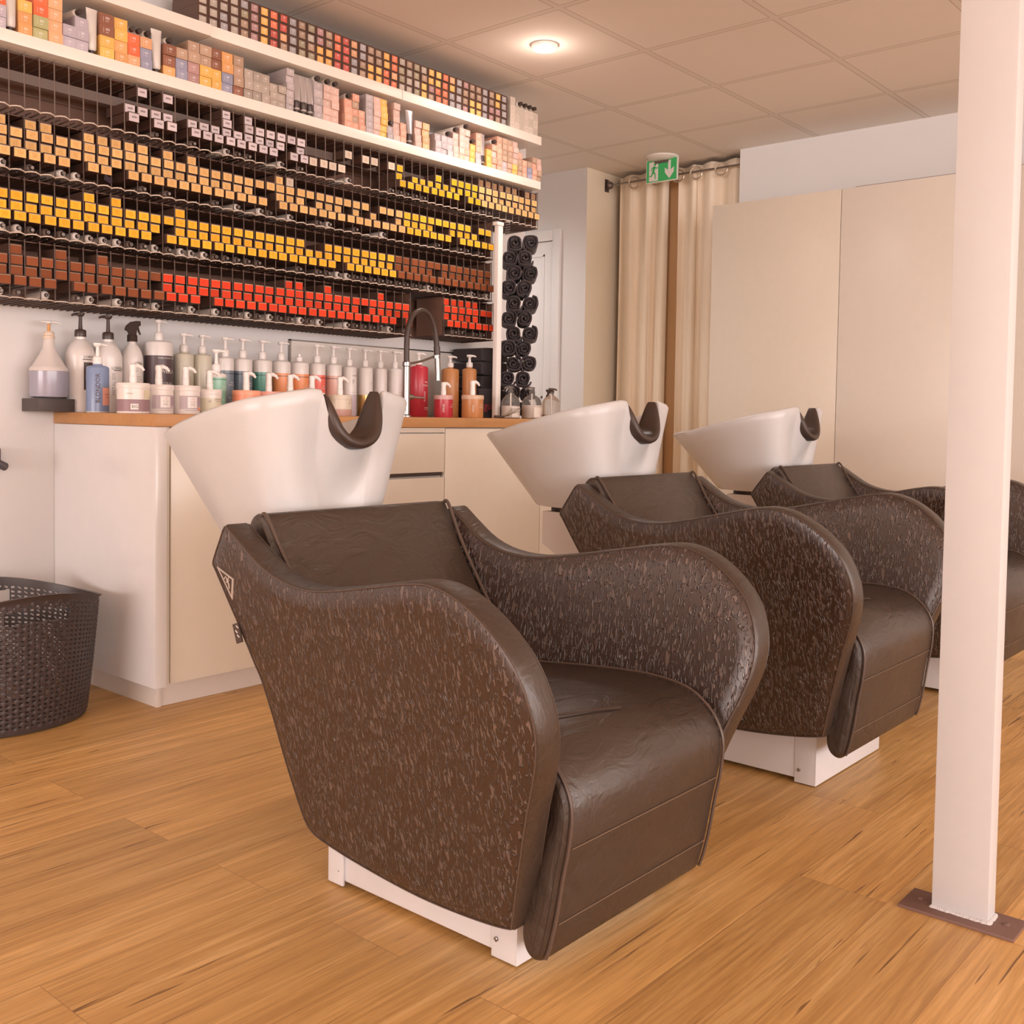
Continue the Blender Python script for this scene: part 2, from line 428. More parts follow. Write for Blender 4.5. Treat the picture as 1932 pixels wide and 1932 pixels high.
pk = MB().box(1.752, 4.15, 2.940, 2.955, .001, .079).box(1.748, 1.764, 2.936, 3.50, 0, .079, b=.001)
tag(part('plinth', pk, M_plinth), 'white plinth board along the floor under the cabinets', 'plinth')
wt = MB().box(1.697, 4.175, 2.856, 3.504, .880, .918, b=.0015)
tag(part('worktop', wt, M_oak), 'long oak worktop on the cream cabinets, lined with bottles and jars', 'worktop')

# ------------------------------------------------------------------ wall shelves
SHY0, SHY1 = 3.245, 3.505
lo = part('wall_shelf', MB().box(.9, 3.985, SHY0, SHY1, 2.018+.012, 2.060+.008, b=.0015), M_shelf)
tag(lo, 'lower long cream wall shelf carrying stacks of pastel cartons', 'shelf', 'cream wall shelves')
for k, (a, b) in enumerate(((1.2, 2.136), (2.139, 3.058), (3.061, 3.985))):
    o = part('wall_shelf', MB().box(a, b, SHY0+(-.006 if k == 0 else 0), SHY1, 2.243, 2.283, b=.0015), M_shelf)
    tag(o, ('upper cream wall shelf, left section cut off by the top of the picture', 'upper cream wall shelf, middle section between the two joints', 'upper cream wall shelf, right section ending in white cartons')[k], 'shelf', 'cream wall shelves')
# ------------------------------------------------------------------ hair colour cartons: materials and meshes
def m_label(name, col, ink, frame, margin, edge=None, style='blur'):
    """printed end label of a carton: coloured field, card margin, a top edge highlight in the colour and small print"""
    n = NT(name); c = n.add('ShaderNodeTexCoord'); sp = n.add('ShaderNodeSeparateXYZ'); n.link(c.outputs['UV'], sp.inputs[0]); u, v = sp.outputs[0], sp.outputs[1]
    oi = n.add('ShaderNodeObjectInfo'); rr = oi.outputs['Random']
    def inside(a, b, x): return n.math('MULTIPLY', n.math('GREATER_THAN', x, a), n.math('LESS_THAN', x, b))
    fld = n.math('MULTIPLY', inside(margin[0], 1-margin[0], u), inside(margin[1], 1-margin[2], v))
    cc = lin(col)
    hs = n.add('ShaderNodeHueSaturation'); hs.inputs['Color'].default_value = cc; n.link(n.math('ADD', .88, n.math('MULTIPLY', rr, .24)), hs.inputs['Value']); base = hs.outputs[0]
    cmb = n.add('ShaderNodeCombineXYZ'); n.link(n.math('ADD', u, n.math('MULTIPLY', rr, 37)), cmb.inputs[0]); n.link(v, cmb.inputs[1])
    if style == 'blur':
        m = n.add('ShaderNodeMapping'); m.inputs['Scale'].default_value = (9, 5, 1); n.link(cmb.outputs[0], m.inputs['Vector'])
        t = n.ramp(n.noise(m.outputs[0], 1.6, 2), [(.40, (0, 0, 0)), (.62, (1, 1, 1))])
        box = n.math('MULTIPLY', inside(.30, .74, u), inside(.22, .74, v)); base = n.mix(n.math('MULTIPLY', n.math('MULTIPLY', t, box), .75), base, lin(ink))
    elif style == 'strip':
        m = n.add('ShaderNodeMapping'); m.inputs['Scale'].default_value = (26, 6, 1); n.link(cmb.outputs[0], m.inputs['Vector'])
        t = n.ramp(n.noise(m.outputs[0], 1.6, 1), [(.44, (0, 0, 0)), (.52, (1, 1, 1))])
        box = n.math('MULTIPLY', inside(.30, .78, u), inside(.42, .62, v)); base = n.mix(n.math('MULTIPLY', t, box), base, lin(ink))
    else:   # a rule and two short lines of print, as on the pastel cartons
        m = n.add('ShaderNodeMapping'); m.inputs['Scale'].default_value = (16, 1, 1); n.link(cmb.outputs[0], m.inputs['Vector'])
        t = n.ramp(n.noise(m.outputs[0], 1.6, 1), [(.38, (0, 0, 0)), (.46, (1, 1, 1))])
        a = n.math('MULTIPLY', n.math('MULTIPLY', inside(.40, .68, u), inside(.50, .72, v)), t)
        b = n.math('MULTIPLY', inside(.40, .62, u), inside(.30, .37, v)); d = n.math('MULTIPLY', inside(.24, .27, u), inside(.25, .72, v))
        base = n.mix(n.math('MULTIPLY', n.math('MAXIMUM', n.math('MAXIMUM', a, b), d), .75), base, lin(ink))
    base = n.mix(n.math('SUBTRACT', 1.0, fld, True), base, lin(frame))
    if edge: base = n.mix(n.math('MULTIPLY', inside(1-margin[2]-.005, 1-margin[2]+.05, v), inside(margin[0], 1-margin[0], u)), base, lin(edge))
    n.set(base, .55, spec=.2); return n.m
BLK = (.095, .052, .038)
EDG = (.52, .44, .36)  # glint along the top edge of a carton, put into the label colour
KINDS = {   # rack cartons: word for the label, label material, card material
 'gold':   ('pale gold', m_label('label_pale_gold', (.74, .45, .18), (.55, .27, .07), BLK, (.03, .03, .15), EDG), M_blackcard),
 'yellow': ('bright yellow', m_label('label_yellow', (.92, .47, .035), (.70, .25, .01), BLK, (.03, .03, .15), EDG), M_blackcard),
 'brown':  ('red brown', m_label('label_brown', (.25, .070, .024), (.26, .075, .02), BLK, (.03, .03, .15), (.40, .28, .20)), M_blackcard),
 'red':    ('bright red', m_label('label_red', (.74, .062, .020), (.66, .035, .012), BLK, (.03, .03, .15), (.58, .36, .26)), M_blackcard),
 'lilac':  ('pale lilac', m_label('label_lilac', (.62, .54, .56), (.10, .06, .06), BLK, (.03, .03, .09), None, 'strip'), M_blackcard),
 'cream':  ('cream', m_label('label_cream', (.66, .56, .45), (.50, .28, .20), BLK, (.03, .02, .08), EDG), M_blackcard),
 'olive':  ('olive yellow', m_label('label_olive', (.66, .42, .02), (.42, .25, .01), BLK, (.07, .05, .15), EDG), M_blackcard),
 'beige':  ('beige', m_label('label_beige', (.46, .28, .16), (.33, .19, .08), BLK, (.07, .05, .15), (.36, .26, .18)), M_blackcard),
}
def carton_mesh(name, wd, ht, dp, face_mat, card_mat, b=0):
    m = MB(); m.box(-wd/2, wd/2, 0, dp, 0, ht, 1)
    for i, f in enumerate(m.f):
        if all(m.v[k][1] == 0 for k in f):
            m.m[i] = 0; m.uv[i] = [((m.v[k][0]+wd/2)/wd, m.v[k][2]/ht) for k in f]
    return m.mesh(name, [face_mat, card_mat], smooth=False)
RACK_ME = {k: carton_mesh(k+'_carton', .0380, .0312, .12, v[1], v[2]) for k, v in KINDS.items()}

# ------------------------------------------------------------------ wire racks (one per tier) with their cartons and tubes
PITCH, X0, RY = .04725, 1.4515, 3.276
XOFF = {'E': .016}
def cx(k, t=''): return X0+XOFF.get(t, 0)+PITCH*(k+.5)
TIERS = {'A': (1.846, 'top', 'first'), 'B': (1.655, 'second', 'second'), 'C': (1.463, 'third', 'third'), 'D': (1.266, 'bottom', 'fourth'), 'E': (1.281, 'bottom right', '')}
def rack(t, k0, k1, top, label):
    z = TIERS[t][0]; X0 = 1.4515+XOFF.get(t, 0); xa, xb = X0+PITCH*k0, X0+PITCH*(k1+1)
    o = empty('wire_rack', ((xa+xb)/2, 3.39, z), label, 'rack', 'black wire racks of hair colour')
    dx, dy = -(xa+xb)/2, -3.39
    bk = MB().box(xa+dx, xb+dx, 3.488+dy, 3.494+dy, .0, top).box(xa+dx, xb+dx, 3.31+dy, 3.488+dy, top-.003, top)
    bk.box(xa+dx, xa+dx+.0008, 3.285+dy, 3.452+dy, .004, top-.003).box(xb+dx-.0008, xb+dx, 3.285+dy, 3.452+dy, .004, top-.003)
    part('back_sheet', bk, M_rackback, o, smooth=False)
    dv = MB()
    for k in range(k0, k1+2):
        x = X0+PITCH*k+dx
        dv.tube([(x, RY+dy, .002), (x, RY+.004+dy, top)], .0021, 5)
        dv.tube([(x, RY+dy, .001), (x, 3.484+dy, -.003)], .0026, 5)
        dv.tube([(x, RY+.004+dy, top-.004), (x, 3.484+dy, top-.004)], .0017, 4)
    for k in range(k0, k1+1):
        x = X0+PITCH*(k+.5)+dx; dv.tube([(x, RY+.004+dy, -.0005), (x, 3.484+dy, -.003)], .0024, 5)
    for zz in (.036, .105): dv.tube([(xa+dx, 3.465+dy, zz), (xb+dx, 3.465+dy, zz)], .0013, 4)
    part('divider_wires', dv, M_greywire if t == 'A' else M_blackwire, o)
    lip = MB()
    for k in range(k0, k1+1):
        a = X0+PITCH*k+dx; pts = []
        for i in range(9):
            s_ = i/8; bul = sin(pi*s_)
            pts.append((a+PITCH*(.0+s_*1.0), RY-.004-.010*bul+dy, .003+.0035*bul*(1 if t in 'ABC' else .45)-.002*s_))
        lip.tube(pts, .0021 if t in 'ABC' else .0017, 6)
        if t in 'ABC': lip.tube([(a+PITCH*.62, RY-.010+dy, .006), (a+PITCH*.66, RY-.006+dy, .0105)], .0014, 5)
    part('front_lip', lip, M_creamwire, o)
    return o
rack('A', -8, 53, .178, 'top black wire rack tier directly under the lower cream shelf')
rack('B', -8, 46, .180, 'second black wire rack tier from the top, filled mostly with pale gold cartons')
rack('C', -8, 46, .181, 'third black wire rack tier from the top, filled mostly with bright yellow cartons')
rack('D', -8, 35, .186, 'bottom black wire rack tier left of the tap, with brown and red cartons')
rack('E', 40, 46, .1755, 'short black wire rack of red cartons between the tap and the white pole')
gp = MB().box(1.08, X0+PITCH*45, 3.352, 3.355, 1.951, 1.983)
tag(part('grey_strip', gp, M_greyplate, smooth=False), 'dark grey strip running along the back of the top wire rack tier', 'strip')

ORD = {1: 'lowest row', 2: 'second row up', 3: 'third row up', 4: 'fourth row up'}
def nth(n):
    return '%d%s' % (n, 'th' if 10 <= n % 100 <= 20 else {1: 'st', 2: 'nd', 3: 'rd'}.get(n % 10, 'th'))
TN = {'A': 'top wire rack tier', 'B': 'second wire rack tier', 'C': 'third wire rack tier', 'D': 'bottom wire rack tier', 'E': 'short right wire rack'}
def carton(t, k, row, kind, first=-1):
    z = TIERS[t][0]+.0415+(row-1)*.0326; y = {1: 3.262, 2: 3.284, 3: 3.279, 4: 3.287}[row]
    x = cx(k, t)+rnd.uniform(-.0006, .0006)+(.0012 if row == 1 else -.0008)
    o = bpy.data.objects.new(kind+'_carton', RACK_ME[kind]); COL.objects.link(o)
    o.location = (x, y+rnd.uniform(-.003, .003), z); o.rotation_euler = (rnd.uniform(-.004, .004), 0, rnd.uniform(-.012, .012))
    tag(o, '%s carton, %s, %s, %s column from the left' % (KINDS[kind][0], ORD[row], TN[t], nth(k-first+1)), 'carton', '%s cartons in the wire racks' % KINDS[kind][0])
def fill(t, ks, rows, kind, skip={}, first=-1):
    for k in ks:
        for r in (skip[k] if k in skip else rows): carton(t, k, r, kind, first)
# top tier
A = {8: (1, 2), 9: (2, 4), 10: (1, 2), 11: (1, 2, 4), 13: (1, 2), 14: (1, 2), 15: (1, 2), 16: (1, 2, 3, 4), 17: (1, 2), 18: (1, 2, 3, 4), 19: (1, 2, 3), 20: (1, 2, 3), 21: (2, 3), 22: (1, 3), 23: (1, 2, 3)}
for k, rs in A.items():
    for r in rs: carton('A', k, r, 'lilac')
for k, r in ((24, 1), (25, 1), (26, 1), (27, 1), (28, 3), (30, 3), (31, 3), (33, 3)): carton('A', k, r, 'cream')
for k, rs in {34: (1, 2, 3), 35: (1,), 36: (1, 2), 37: (1, 2), 38: (1, 2), 39: (1, 2, 3), 40: (1, 2), 41: (1, 2, 3), 42: (2, 3), 43: (1, 2, 3), 44: (1, 2, 3)}.items():
    for r in rs: carton('A', k, r, 'olive')
for k in range(45, 54):
    for r in (1, 2, 3): carton('A', k, r, 'gold')
    if k != 51: carton('A', k, 4, 'beige')
# second tier
fill('B', range(-1, 35), (1, 2, 3), 'gold', {-1: (1, 2, 3, 4), 1: (1, 2, 3, 4), 2: (1, 2, 3, 4), 4: (2, 3), 5: (1, 2, 3, 4), 6: (1, 2, 3, 4), 7: (2, 3, 4), 8: (1, 2, 3, 4), 9: (1, 2, 3, 4), 11: (1, 2, 3, 4), 13: (1, 2, 3, 4), 19: (1, 3), 20: (3,), 21: (1, 2, 3, 4), 24: (1, 3), 28: (1, 3), 30: (1, 3), 31: (1, 2), 32: (1, 3), 33: (1, 3)})
carton('B', 22, 4, 'cream')
fill('B', range(35, 47), (1, 2, 3), 'yellow', {39: (1, 3), 40: (1, 3), 41: (2, 3), 44: (1, 2), 45: (1, 3), 46: (1, 3)})
# third tier
fill('C', range(-1, 34), (1, 2, 3), 'yellow', {5: (1, 2, 3, 4), 7: (1, 2, 3, 4), 10: (2, 3), 11: (1, 3), 12: (1, 2, 3, 4), 24: (1, 2), 25: (1, 2), 27: (2, 3)})
fill('C', range(34, 47), (1, 2, 3), 'brown', {39: (1, 3)})
# bottom tier
fill('D', range(-1, 11), (1, 2, 3), 'brown', {0: (1, 2, 3, 4), 3: (2, 3, 4), 6: (1, 2, 3, 4), 10: (1, 3)})
fill('D', range(11, 36), (1, 2, 3), 'red', {14: (2, 3), 22: (1, 2, 3, 4), 23: (1, 2, 3, 4), 26: (1, 2, 3, 4), 30: (1, 3), 32: (1, 2, 3, 4), 34: (2, 3)})
for k in range(40, 47):
    for r in ((1, 2, 3, 4) if k < 45 else (1, 3)): carton('E', k, r, 'red', 40)
# loose metal tubes lying in the troughs
M_tube = plain('tube_white', (.70, .65, .60), .35); M_tubegrey = plain('tube_grey', (.13, .095, .08), .35); M_cap = plain('tube_cap', (.05, .034, .028), .4)
M_ring = plain('tube_ring', (.30, .25, .22), .4)
def tube_me(name, body):
    m = MB().lathe([(0, -.004), (.0062, -.004), (.0068, -.0032), (.0068, .008)], 14, axis='y', mat=1)
    m.lathe([(.0046, -.0044), (.0046, -.0047), (.0030, -.0047), (.0030, -.0044)], 12, axis='y', mat=2)
    m.lathe([(.0066, .006), (.0105, .0085), (.0135, .014), (.0142, .02), (.0135, .10), (.012, .13)], 16, axis='y', mat=0)
    return m.mesh(name, [body, M_cap, M_ring])
TW, TG = tube_me('white_dye_tube', M_tube), tube_me('grey_dye_tube', M_tubegrey)
white = {'A': (16, 21, 28), 'B': (-1, 3, 4, 17, 19, 22, 26, 32), 'C': (-1, 0, 4, 5, 6, 7, 10, 12, 13, 14, 27, 28, 38, 44, 46), 'D': (-1, 2, 5, 7, 10, 13, 15, 18, 20, 23, 25, 28, 33)}
for t, ks in (('A', range(8, 48)), ('B', range(-1, 47)), ('C', range(-1, 47)), ('D', range(-1, 36)), ('E', range(40, 47))):
    for k in ks:
        wh = k in white.get(t, ())
        if not wh and rnd.random() < (.62 if t in 'AB' else .25): continue
        o = bpy.data.objects.new('dye_tube', TW if wh else TG); COL.objects.link(o)
        o.location = (cx(k, t)+rnd.uniform(-.004, .004), 3.276+(rnd.uniform(-.010, 0) if wh else .0), TIERS[t][0]+.0205)
        o.rotation_euler = (rnd.uniform(0, .02), 0, rnd.uniform(-.035, .035))
        first = 40 if t == 'E' else -1
        tag(o, '%s tube in the trough of the %s, %s column from left' % ('white' if wh else 'dark grey', TN[t], nth(k-first+1)), 'tube', 'tubes in the rack troughs')
sc_ = MB().box(-.014, .014, -.002, .002, -.010, .012)
o = part('dark_sachet', sc_, m_label('sachet_print', (.05, .035, .05), (.45, .38, .40), (.05, .035, .05), (.0, .0, .0), None, 'strip'), None, (cx(6)+.005, 3.262, 1.681)); o.rotation_euler = (-.5, .45, 0)
tag(o, 'dark printed sachet leaning in the second rack tier beside two white tubes', 'sachet')

# ------------------------------------------------------------------ pastel cartons on the lower shelf
PAST = {'l': ('lavender', (.50, .44, .50)), 'o': ('orange', (.80, .40, .16)), 'y': ('amber yellow', (.84, .48, .13)), 'r': ('red', (.75, .17, .075)), 'g': ('green', (.50, .48, .24)),
 'p': ('peach', (.76, .41, .22)), 'b': ('brown', (.31, .135, .085)), 't': ('tan', (.48, .32, .225)), 'u': ('blue', (.34, .335, .44)), 'm': ('mauve', (.44, .26, .245)),
 'e': ('grey', (.43, .355, .30)), 's': ('silver lilac', (.50, .43, .43)), 'k': ('pale pink', (.68, .46, .39)), 'c': ('coral', (.76, .39, .28))}
PM = {}
for c, (nm, col) in PAST.items():
    card = plain('card_'+nm.replace(' ', '_'), tuple(x*.82 for x in col), .55)
    PM[c] = (m_label('print_'+nm.replace(' ', '_'), col, tuple(min(1, x*.55+.42) for x in col), tuple(x*.93 for x in col), (.012, .02, .02), None, 'lines'), card)
PLACE = [(1.421,.030,"llr"),(1.496,.044,"ooy"),(1.543,.047,"ggrr"),(1.589,.046,"pppp"),(1.633,.042,"ll"),(1.675,.044,"lll"),(1.759,.050,"yybb"),(1.810,.047,"ooyy"),(1.855,.044,"prr"),(1.899,.043,"uup"),(1.987,.047,"obb"),(2.033,.045,"uut"),(2.079,.046,"mmtt"),(2.127,.048,"yytt"),(2.172,.041,"yybb"),(2.218,.047,"uuoo"),(2.265,.043,"bttt"),(2.307,.038,"eee"),(2.345,.037,"eee"),(2.382,.037,"eee"),(2.420,.037,"eee"),(2.457,.036,"eee"),(2.494,.035,"ssssss"),(2.630,.043,"sssss"),(2.674,.040,"kkkkk"),(2.714,.039,"kkkkk"),(2.780,.040,"cccc"),(2.819,.036,"ctctc"),(2.854,.034,"ccc"),(2.895,.040,"ssssss"),(2.935,.038,"kkkkkk"),(2.973,.037,"yyyyyy"),(3.009,.033,"ss"),(3.045,.037,"kkkkkk"),(3.081,.034,"ccc"),(3.170,.038,"kkkk"),(3.216,.042,"pppp"),(3.292,.037,"sss"),(3.330,.037,"sss"),(3.367,.036,"sss"),(3.404,.036,"kkkk"),(3.441,.036,"ckkkk"),(3.477,.034,"kckkk"),(3.513,.035,"yyy"),(3.550,.037,"ssccc"),(3.624,.036,"yyy"),(3.661,.036,"cckc"),(3.698,.036,"cccccc"),(3.736,.037,"sstttt"),(3.774,.037,"tcttct"),(3.812,.037,"yykkkk"),(3.848,.034,"tttc"),(3.883,.034,"ccc"),(3.919,.036,"uut"),(3.956,.036,"ccct"),(3.972+.02,.034,"ttkk")]
LZ = 2.0685
cache = {}; tops = {}
for ci, (x, wd, cs) in enumerate(PLACE):
    hh = .0362 if x < 2.4 else .0285
    if len(cs) == 6: hh = .0265
    for r, c in enumerate(cs):
        key = (c, round(wd, 3), hh)
        if key not in cache: cache[key] = carton_mesh('pastel_carton', wd-.0012, hh-.0006, .15, *PM[c])
        nm = PAST[c][0].replace(' ', '_')+'_carton'
        o = bpy.data.objects.new(nm, cache[key]); COL.objects.link(o)
        y = 3.262+rnd.uniform(-.004, .004); o.location = (x, y, LZ+r*hh); o.rotation_euler = (0, 0, rnd.uniform(-.012, .012))
        place = 'at the bottom' if r == 0 else ('on top' if r == len(cs)-1 else '%s from the bottom' % nth(r+1))
        tag(o, '%s carton %s of the %s stack from left, lower shelf' % (PAST[c][0], place, nth(ci+1)), 'carton', 'pastel cartons on the lower shelf')
    tops[x] = LZ+len(cs)*hh
# tubes lying on the stacks and standing between them
lying = MB().lathe([(0, -.016), (.0085, -.016), (.0092, -.014), (.0092, .004)], 12, axis='y', mat=1).lathe([(.009, .002), (.0115, .006), (.0125, .012), (.0125, .11), (.011, .13)], 14, axis='y', mat=0).mesh('lying_tube', [M_tube, M_cap])
nt = 0
for x in (1.664, 1.849, 1.872, 1.903, 1.984, 2.494, 2.623, 2.673, 2.712, 2.781, 3.010, 3.046, 3.351, 3.399, 3.467, 3.509, 3.657, 3.713, 3.812):
    bx = min(tops, key=lambda q: abs(q-x)); zt = tops[bx]
    if zt > 2.243-.026: continue
    nt += 1
    o = bpy.data.objects.new('lying_tube', lying); COL.objects.link(o); o.location = (x, 3.268, zt+.0130); o.rotation_euler = (0, 0, rnd.uniform(-.2, .1))
    tag(o, 'black capped tube lying on the %s carton stack from left, lower shelf' % nth([q[0] for q in PLACE].index(bx)+1), 'tube', 'capped tubes on the lower shelf')
def stand_tube(name, body):
    m = MB().lathe([(0, 0), (.010, 0), (.0105, .001), (.0105, .016)], 14, mat=1)
    i = len(m.v); rings = [(.011, .016, 1), (.0150, .022, 1), (.0155, .05, .9), (.0175, .10, .5), (.0195, .14, .10), (.0200, .150, .06)]
    for a, z, fl in rings:
        for k in range(16): t = 2*pi*k/16; m.v.append((a*cos(t), a*fl*sin(t), z))
    for j in range(len(rings)-1):
        for k in range(16): m.face((i+j*16+k, i+j*16+(k+1) % 16, i+(j+1)*16+(k+1) % 16, i+(j+1)*16+k), 2 if j == 1 else 0)
    m.face([i+(len(rings)-1)*16+k for k in range(16)], 0)
    return m.mesh(name, [body, M_cap, M_blackpl if body is not M_tube else M_tube])
M_silver = plain('tube_silver', (.52, .47, .46), .28, .4)
ST, SS = stand_tube('standing_tube', M_tube), stand_tube('standing_tube', M_silver)
for x, me, lab in ((1.455, ST, 'white tube standing on its cap by the green cartons on the lower shelf'), (1.714, ST, 'white tube standing on its cap between lavender and yellow cartons'), (1.943, ST, 'white tube standing on its cap between blue and brown cartons'),
                   (2.533, SS, 'silver tube standing on its cap, left one of three beside the grey cartons'), (2.566, SS, 'silver tube standing on its cap, middle one of three beside the grey cartons'), (2.597, SS, 'silver tube standing on its cap, right one of three beside the grey cartons'),
                   (3.127, SS, 'crinkled silver tube standing alone left of the pale pink and peach stacks'), (3.587, SS, 'silver tube standing on its cap near the right end of the lower shelf')):
    o = bpy.data.objects.new('standing_tube', me); COL.objects.link(o); o.location = (x, 3.275, LZ); o.rotation_euler = (0, 0, rnd.uniform(-.15, .15)); tag(o, lab, 'tube', 'standing tubes on the lower shelf')

# ------------------------------------------------------------------ black framed swatch cartons on the upper shelf
SW = {'g': ('grey beige', (.46, .39, .33)), 'h': ('blue grey', (.38, .35, .36)), 'n': ('tan', (.42, .285, .20)), 'v': ('mauve', (.42, .24, .235)), 'O': ('orange', (.85, .44, .12)), 'R': ('red', (.80, .20, .10)),
      'K': ('crimson', (.58, .11, .085)), 'P': ('peach', (.74, .38, .20)), 'S': ('olive grey', (.36, .30, .20)), 'Y': ('yellow', (.86, .50, .14))}
SME = {c: carton_mesh('swatch_carton', .0425, .0345, .16, m_label('swatch_'+nm.replace(' ', '_'), col, tuple(min(1, x*.6+.34) for x in col), BLK, (.16, .10, .16), None, 'lines'), M_blackcard) for c, (nm, col) in SW.items()}
known = {11: 'hhgg', 12: 'gggg', 13: 'nnSh', 14: 'vvvv', 15: 'OOOO', 16: 'KKRR', 17: 'nPKK', 18: 'hhhh', 19: 'SSnn', 20: 'SngS', 21: 'OOvv', 22: 'OOnn', 23: 'KKRR', 24: 'KKKK', 25: 'hhPP', 26: 'nnhh', 27: 'OOnn', 28: 'OOnn', 29: 'RROO', 30: 'RPRR', 31: 'gSSg', 32: 'gggn', 33: 'SgSS', 34: 'OYng', 35: 'nvYY', 36: 'RRYY', 37: 'RRRR', 38: 'hhYP', 39: 'hhhh', 40: 'vnnv', 41: 'YYnn', 42: 'YYnn', 43: 'hhhh', 44: 'vvnn', 45: 'nvYY', 46: 'hhhh'}
UZ, UP = 2.2835, .0435
for k in range(9, 47):
    cs = known.get(k, 'gggg'); x = 1.745+UP*(k-.5)
    for r in range(4):
        c = cs[r]; o = bpy.data.objects.new(SW[c][0].replace(' ', '_')+'_swatch_carton', SME[c]); COL.objects.link(o)
        o.location = (x, 3.262+rnd.uniform(-.002, .002), UZ+r*.0349); o.rotation_euler = (0, 0, rnd.uniform(-.008, .008))
        tag(o, '%s square black carton, %s, upper shelf, %s column before white cartons' % (SW[c][0], ORD[r+1], nth(46-k+1)), 'carton', 'black framed cartons on the upper shelf')
wm = carton_mesh('white_carton', .0335, .0365, .15, m_label('white_print', (.62, .54, .47), (.50, .43, .37), (.60, .52, .45), (.02, .02, .02), None, 'lines'), plain('card_white', (.56, .49, .42), .5))
wx = [3.787+.0342*i for i in range(6)]
for i, x in enumerate(wx):
    for r in range(3 if i else 4):
        o = bpy.data.objects.new('white_carton', wm); COL.objects.link(o); o.location = (x, 3.262, UZ+r*.0368)
        tag(o, 'off white carton, upper shelf right end, %s, %s white column from left' % (ORD[r+1], nth(i+1)), 'carton', 'white cartons at the right end of the upper shelf')
for i in (1, 2, 3, 4):
    o = bpy.data.objects.new('lying_tube', lying); COL.objects.link(o); o.location = (wx[i]+.008, 3.258, UZ+3*.0368+.013)
    tag(o, 'black capped tube on the white upper shelf cartons, %s of four from left' % nth(i), 'tube', 'capped tubes on the upper shelf')
# ------------------------------------------------------------------ wash units: armchair, base and ceramic basin in one
def inset(pts, d):
    n = len(pts); out = []
    ar = sum(pts[i][0]*pts[(i+1) % n][1]-pts[(i+1) % n][0]*pts[i][1] for i in range(n)); sg = 1 if ar > 0 else -1
    for i in range(n):
        a, b, c = pts[i-1], pts[i], pts[(i+1) % n]
        d1 = Vector((b[0]-a[0], b[1]-a[1])); d2 = Vector((c[0]-b[0], c[1]-b[1]))
        d1 = d1.normalized() if d1.length > 1e-9 else d2.normalized(); d2 = d2.normalized() if d2.length > 1e-9 else d1
        n1 = Vector((-d1.y, d1.x))*sg; n2 = Vector((-d2.y, d2.x))*sg; m = n1+n2
        m = m.normalized() if m.length > 1e-6 else n1
        k = min(1.6, 1/max(.35, m.dot(n1))); out.append((b[0]+m.x*d*k, b[1]+m.y*d*k))
    return out
def inset_clean(pts, d):
    q = inset(pts, d); n = len(pts); ok = []
    for p in q:
        best = 9
        for i in range(n):
            a, b = pts[i-1], pts[i]; dx, dy = b[0]-a[0], b[1]-a[1]; L2 = dx*dx+dy*dy
            if L2 < 1e-14: continue
            t = max(0, min(1, ((p[0]-a[0])*dx+(p[1]-a[1])*dy)/L2)); best = min(best, hypot(p[0]-a[0]-dx*t, p[1]-a[1]-dy*t))
        ok.append(best > d*.97)
    out = []
    for i in range(n):
        for k in range(n):
            if ok[(i+k) % n]: out.append(q[(i+k) % n]); break
            if ok[i-k]: out.append(q[i-k]); break
    return out
def slab(mb, pts, xfun, rr, puff, m_side=0, m_band=1, wide=.03):
    """solid of outline pts (y,z) between xfun(-1,y,z) and xfun(+1,y,z), with rounded rims and slightly padded faces"""
    lv = [(-1, wide, puff), (-1, wide*.55, puff*.75), (-1, rr, .0), (-1, rr*.35, -rr*.3), (-1, 0, -rr)]
    lv = lv+[(1, a, b) for _, a, b in lv[::-1]]
    i0 = len(mb.v); n = len(pts); base = pts
    for s, ins, out in lv:
        q = inset_clean(base, ins) if ins else base
        for (y, z), (yo, zo) in zip(q, base): mb.v.append((xfun(s, y, z)+s*out, y, z))
    L = len(lv); half = L//2
    for j in range(L-1):
        for k in range(n):
            k2 = (k+1) % n
            mb.face((i0+j*n+k, i0+j*n+k2, i0+(j+1)*n+k2, i0+(j+1)*n+k), m_band if half-2 <= j <= half else m_side)
    mb.flat = getattr(mb, 'flat', set()) | {len(mb.f), len(mb.f)+1}
    def cap(o):
        idx = []
        for k in range(n):
            if not idx or (Vector(mb.v[o+k])-Vector(mb.v[idx[-1]])).length > 1e-6: idx.append(o+k)
        if (Vector(mb.v[idx[0]])-Vector(mb.v[idx[-1]])).length < 1e-6: idx.pop()
        return idx
    mb.face(cap(i0)[::-1], m_side); mb.face(cap(i0+(L-1)*n), m_side)
ARM_TOP = [(1.834, .621), (1.815, .645), (1.790, .671), (1.756, .705), (1.742, .702), (1.70, .674), (1.64, .638), (1.57, .617), (1.49, .612), (1.40, .624), (1.30, .643), (1.20, .662), (1.14, .667), (1.09, .657), (1.045, .635), (1.0, .600), (.967, .56), (.948, .51), (.943, .465), (.950, .42), (.967, .37), (.985, .325), (1.01, .253), (1.036, .174), (1.056, .112), (1.066, .100), (1.124, .088), (1.21, .077), (1.3, .070), (1.4, .069), (1.5, .072), (1.56, .076), (1.605, .081), (1.635, .090), (1.655, .112), (1.673, .17), (1.69, .24), (1.703, .31), (1.722, .39), (1.737, .42), (1.766, .484), (1.79, .53), (1.826, .603)]
def arm_pos(y, z): return .333+.09*(1.4-y)+.222*(z-.5)
CX, CY = 1.535, 1.45
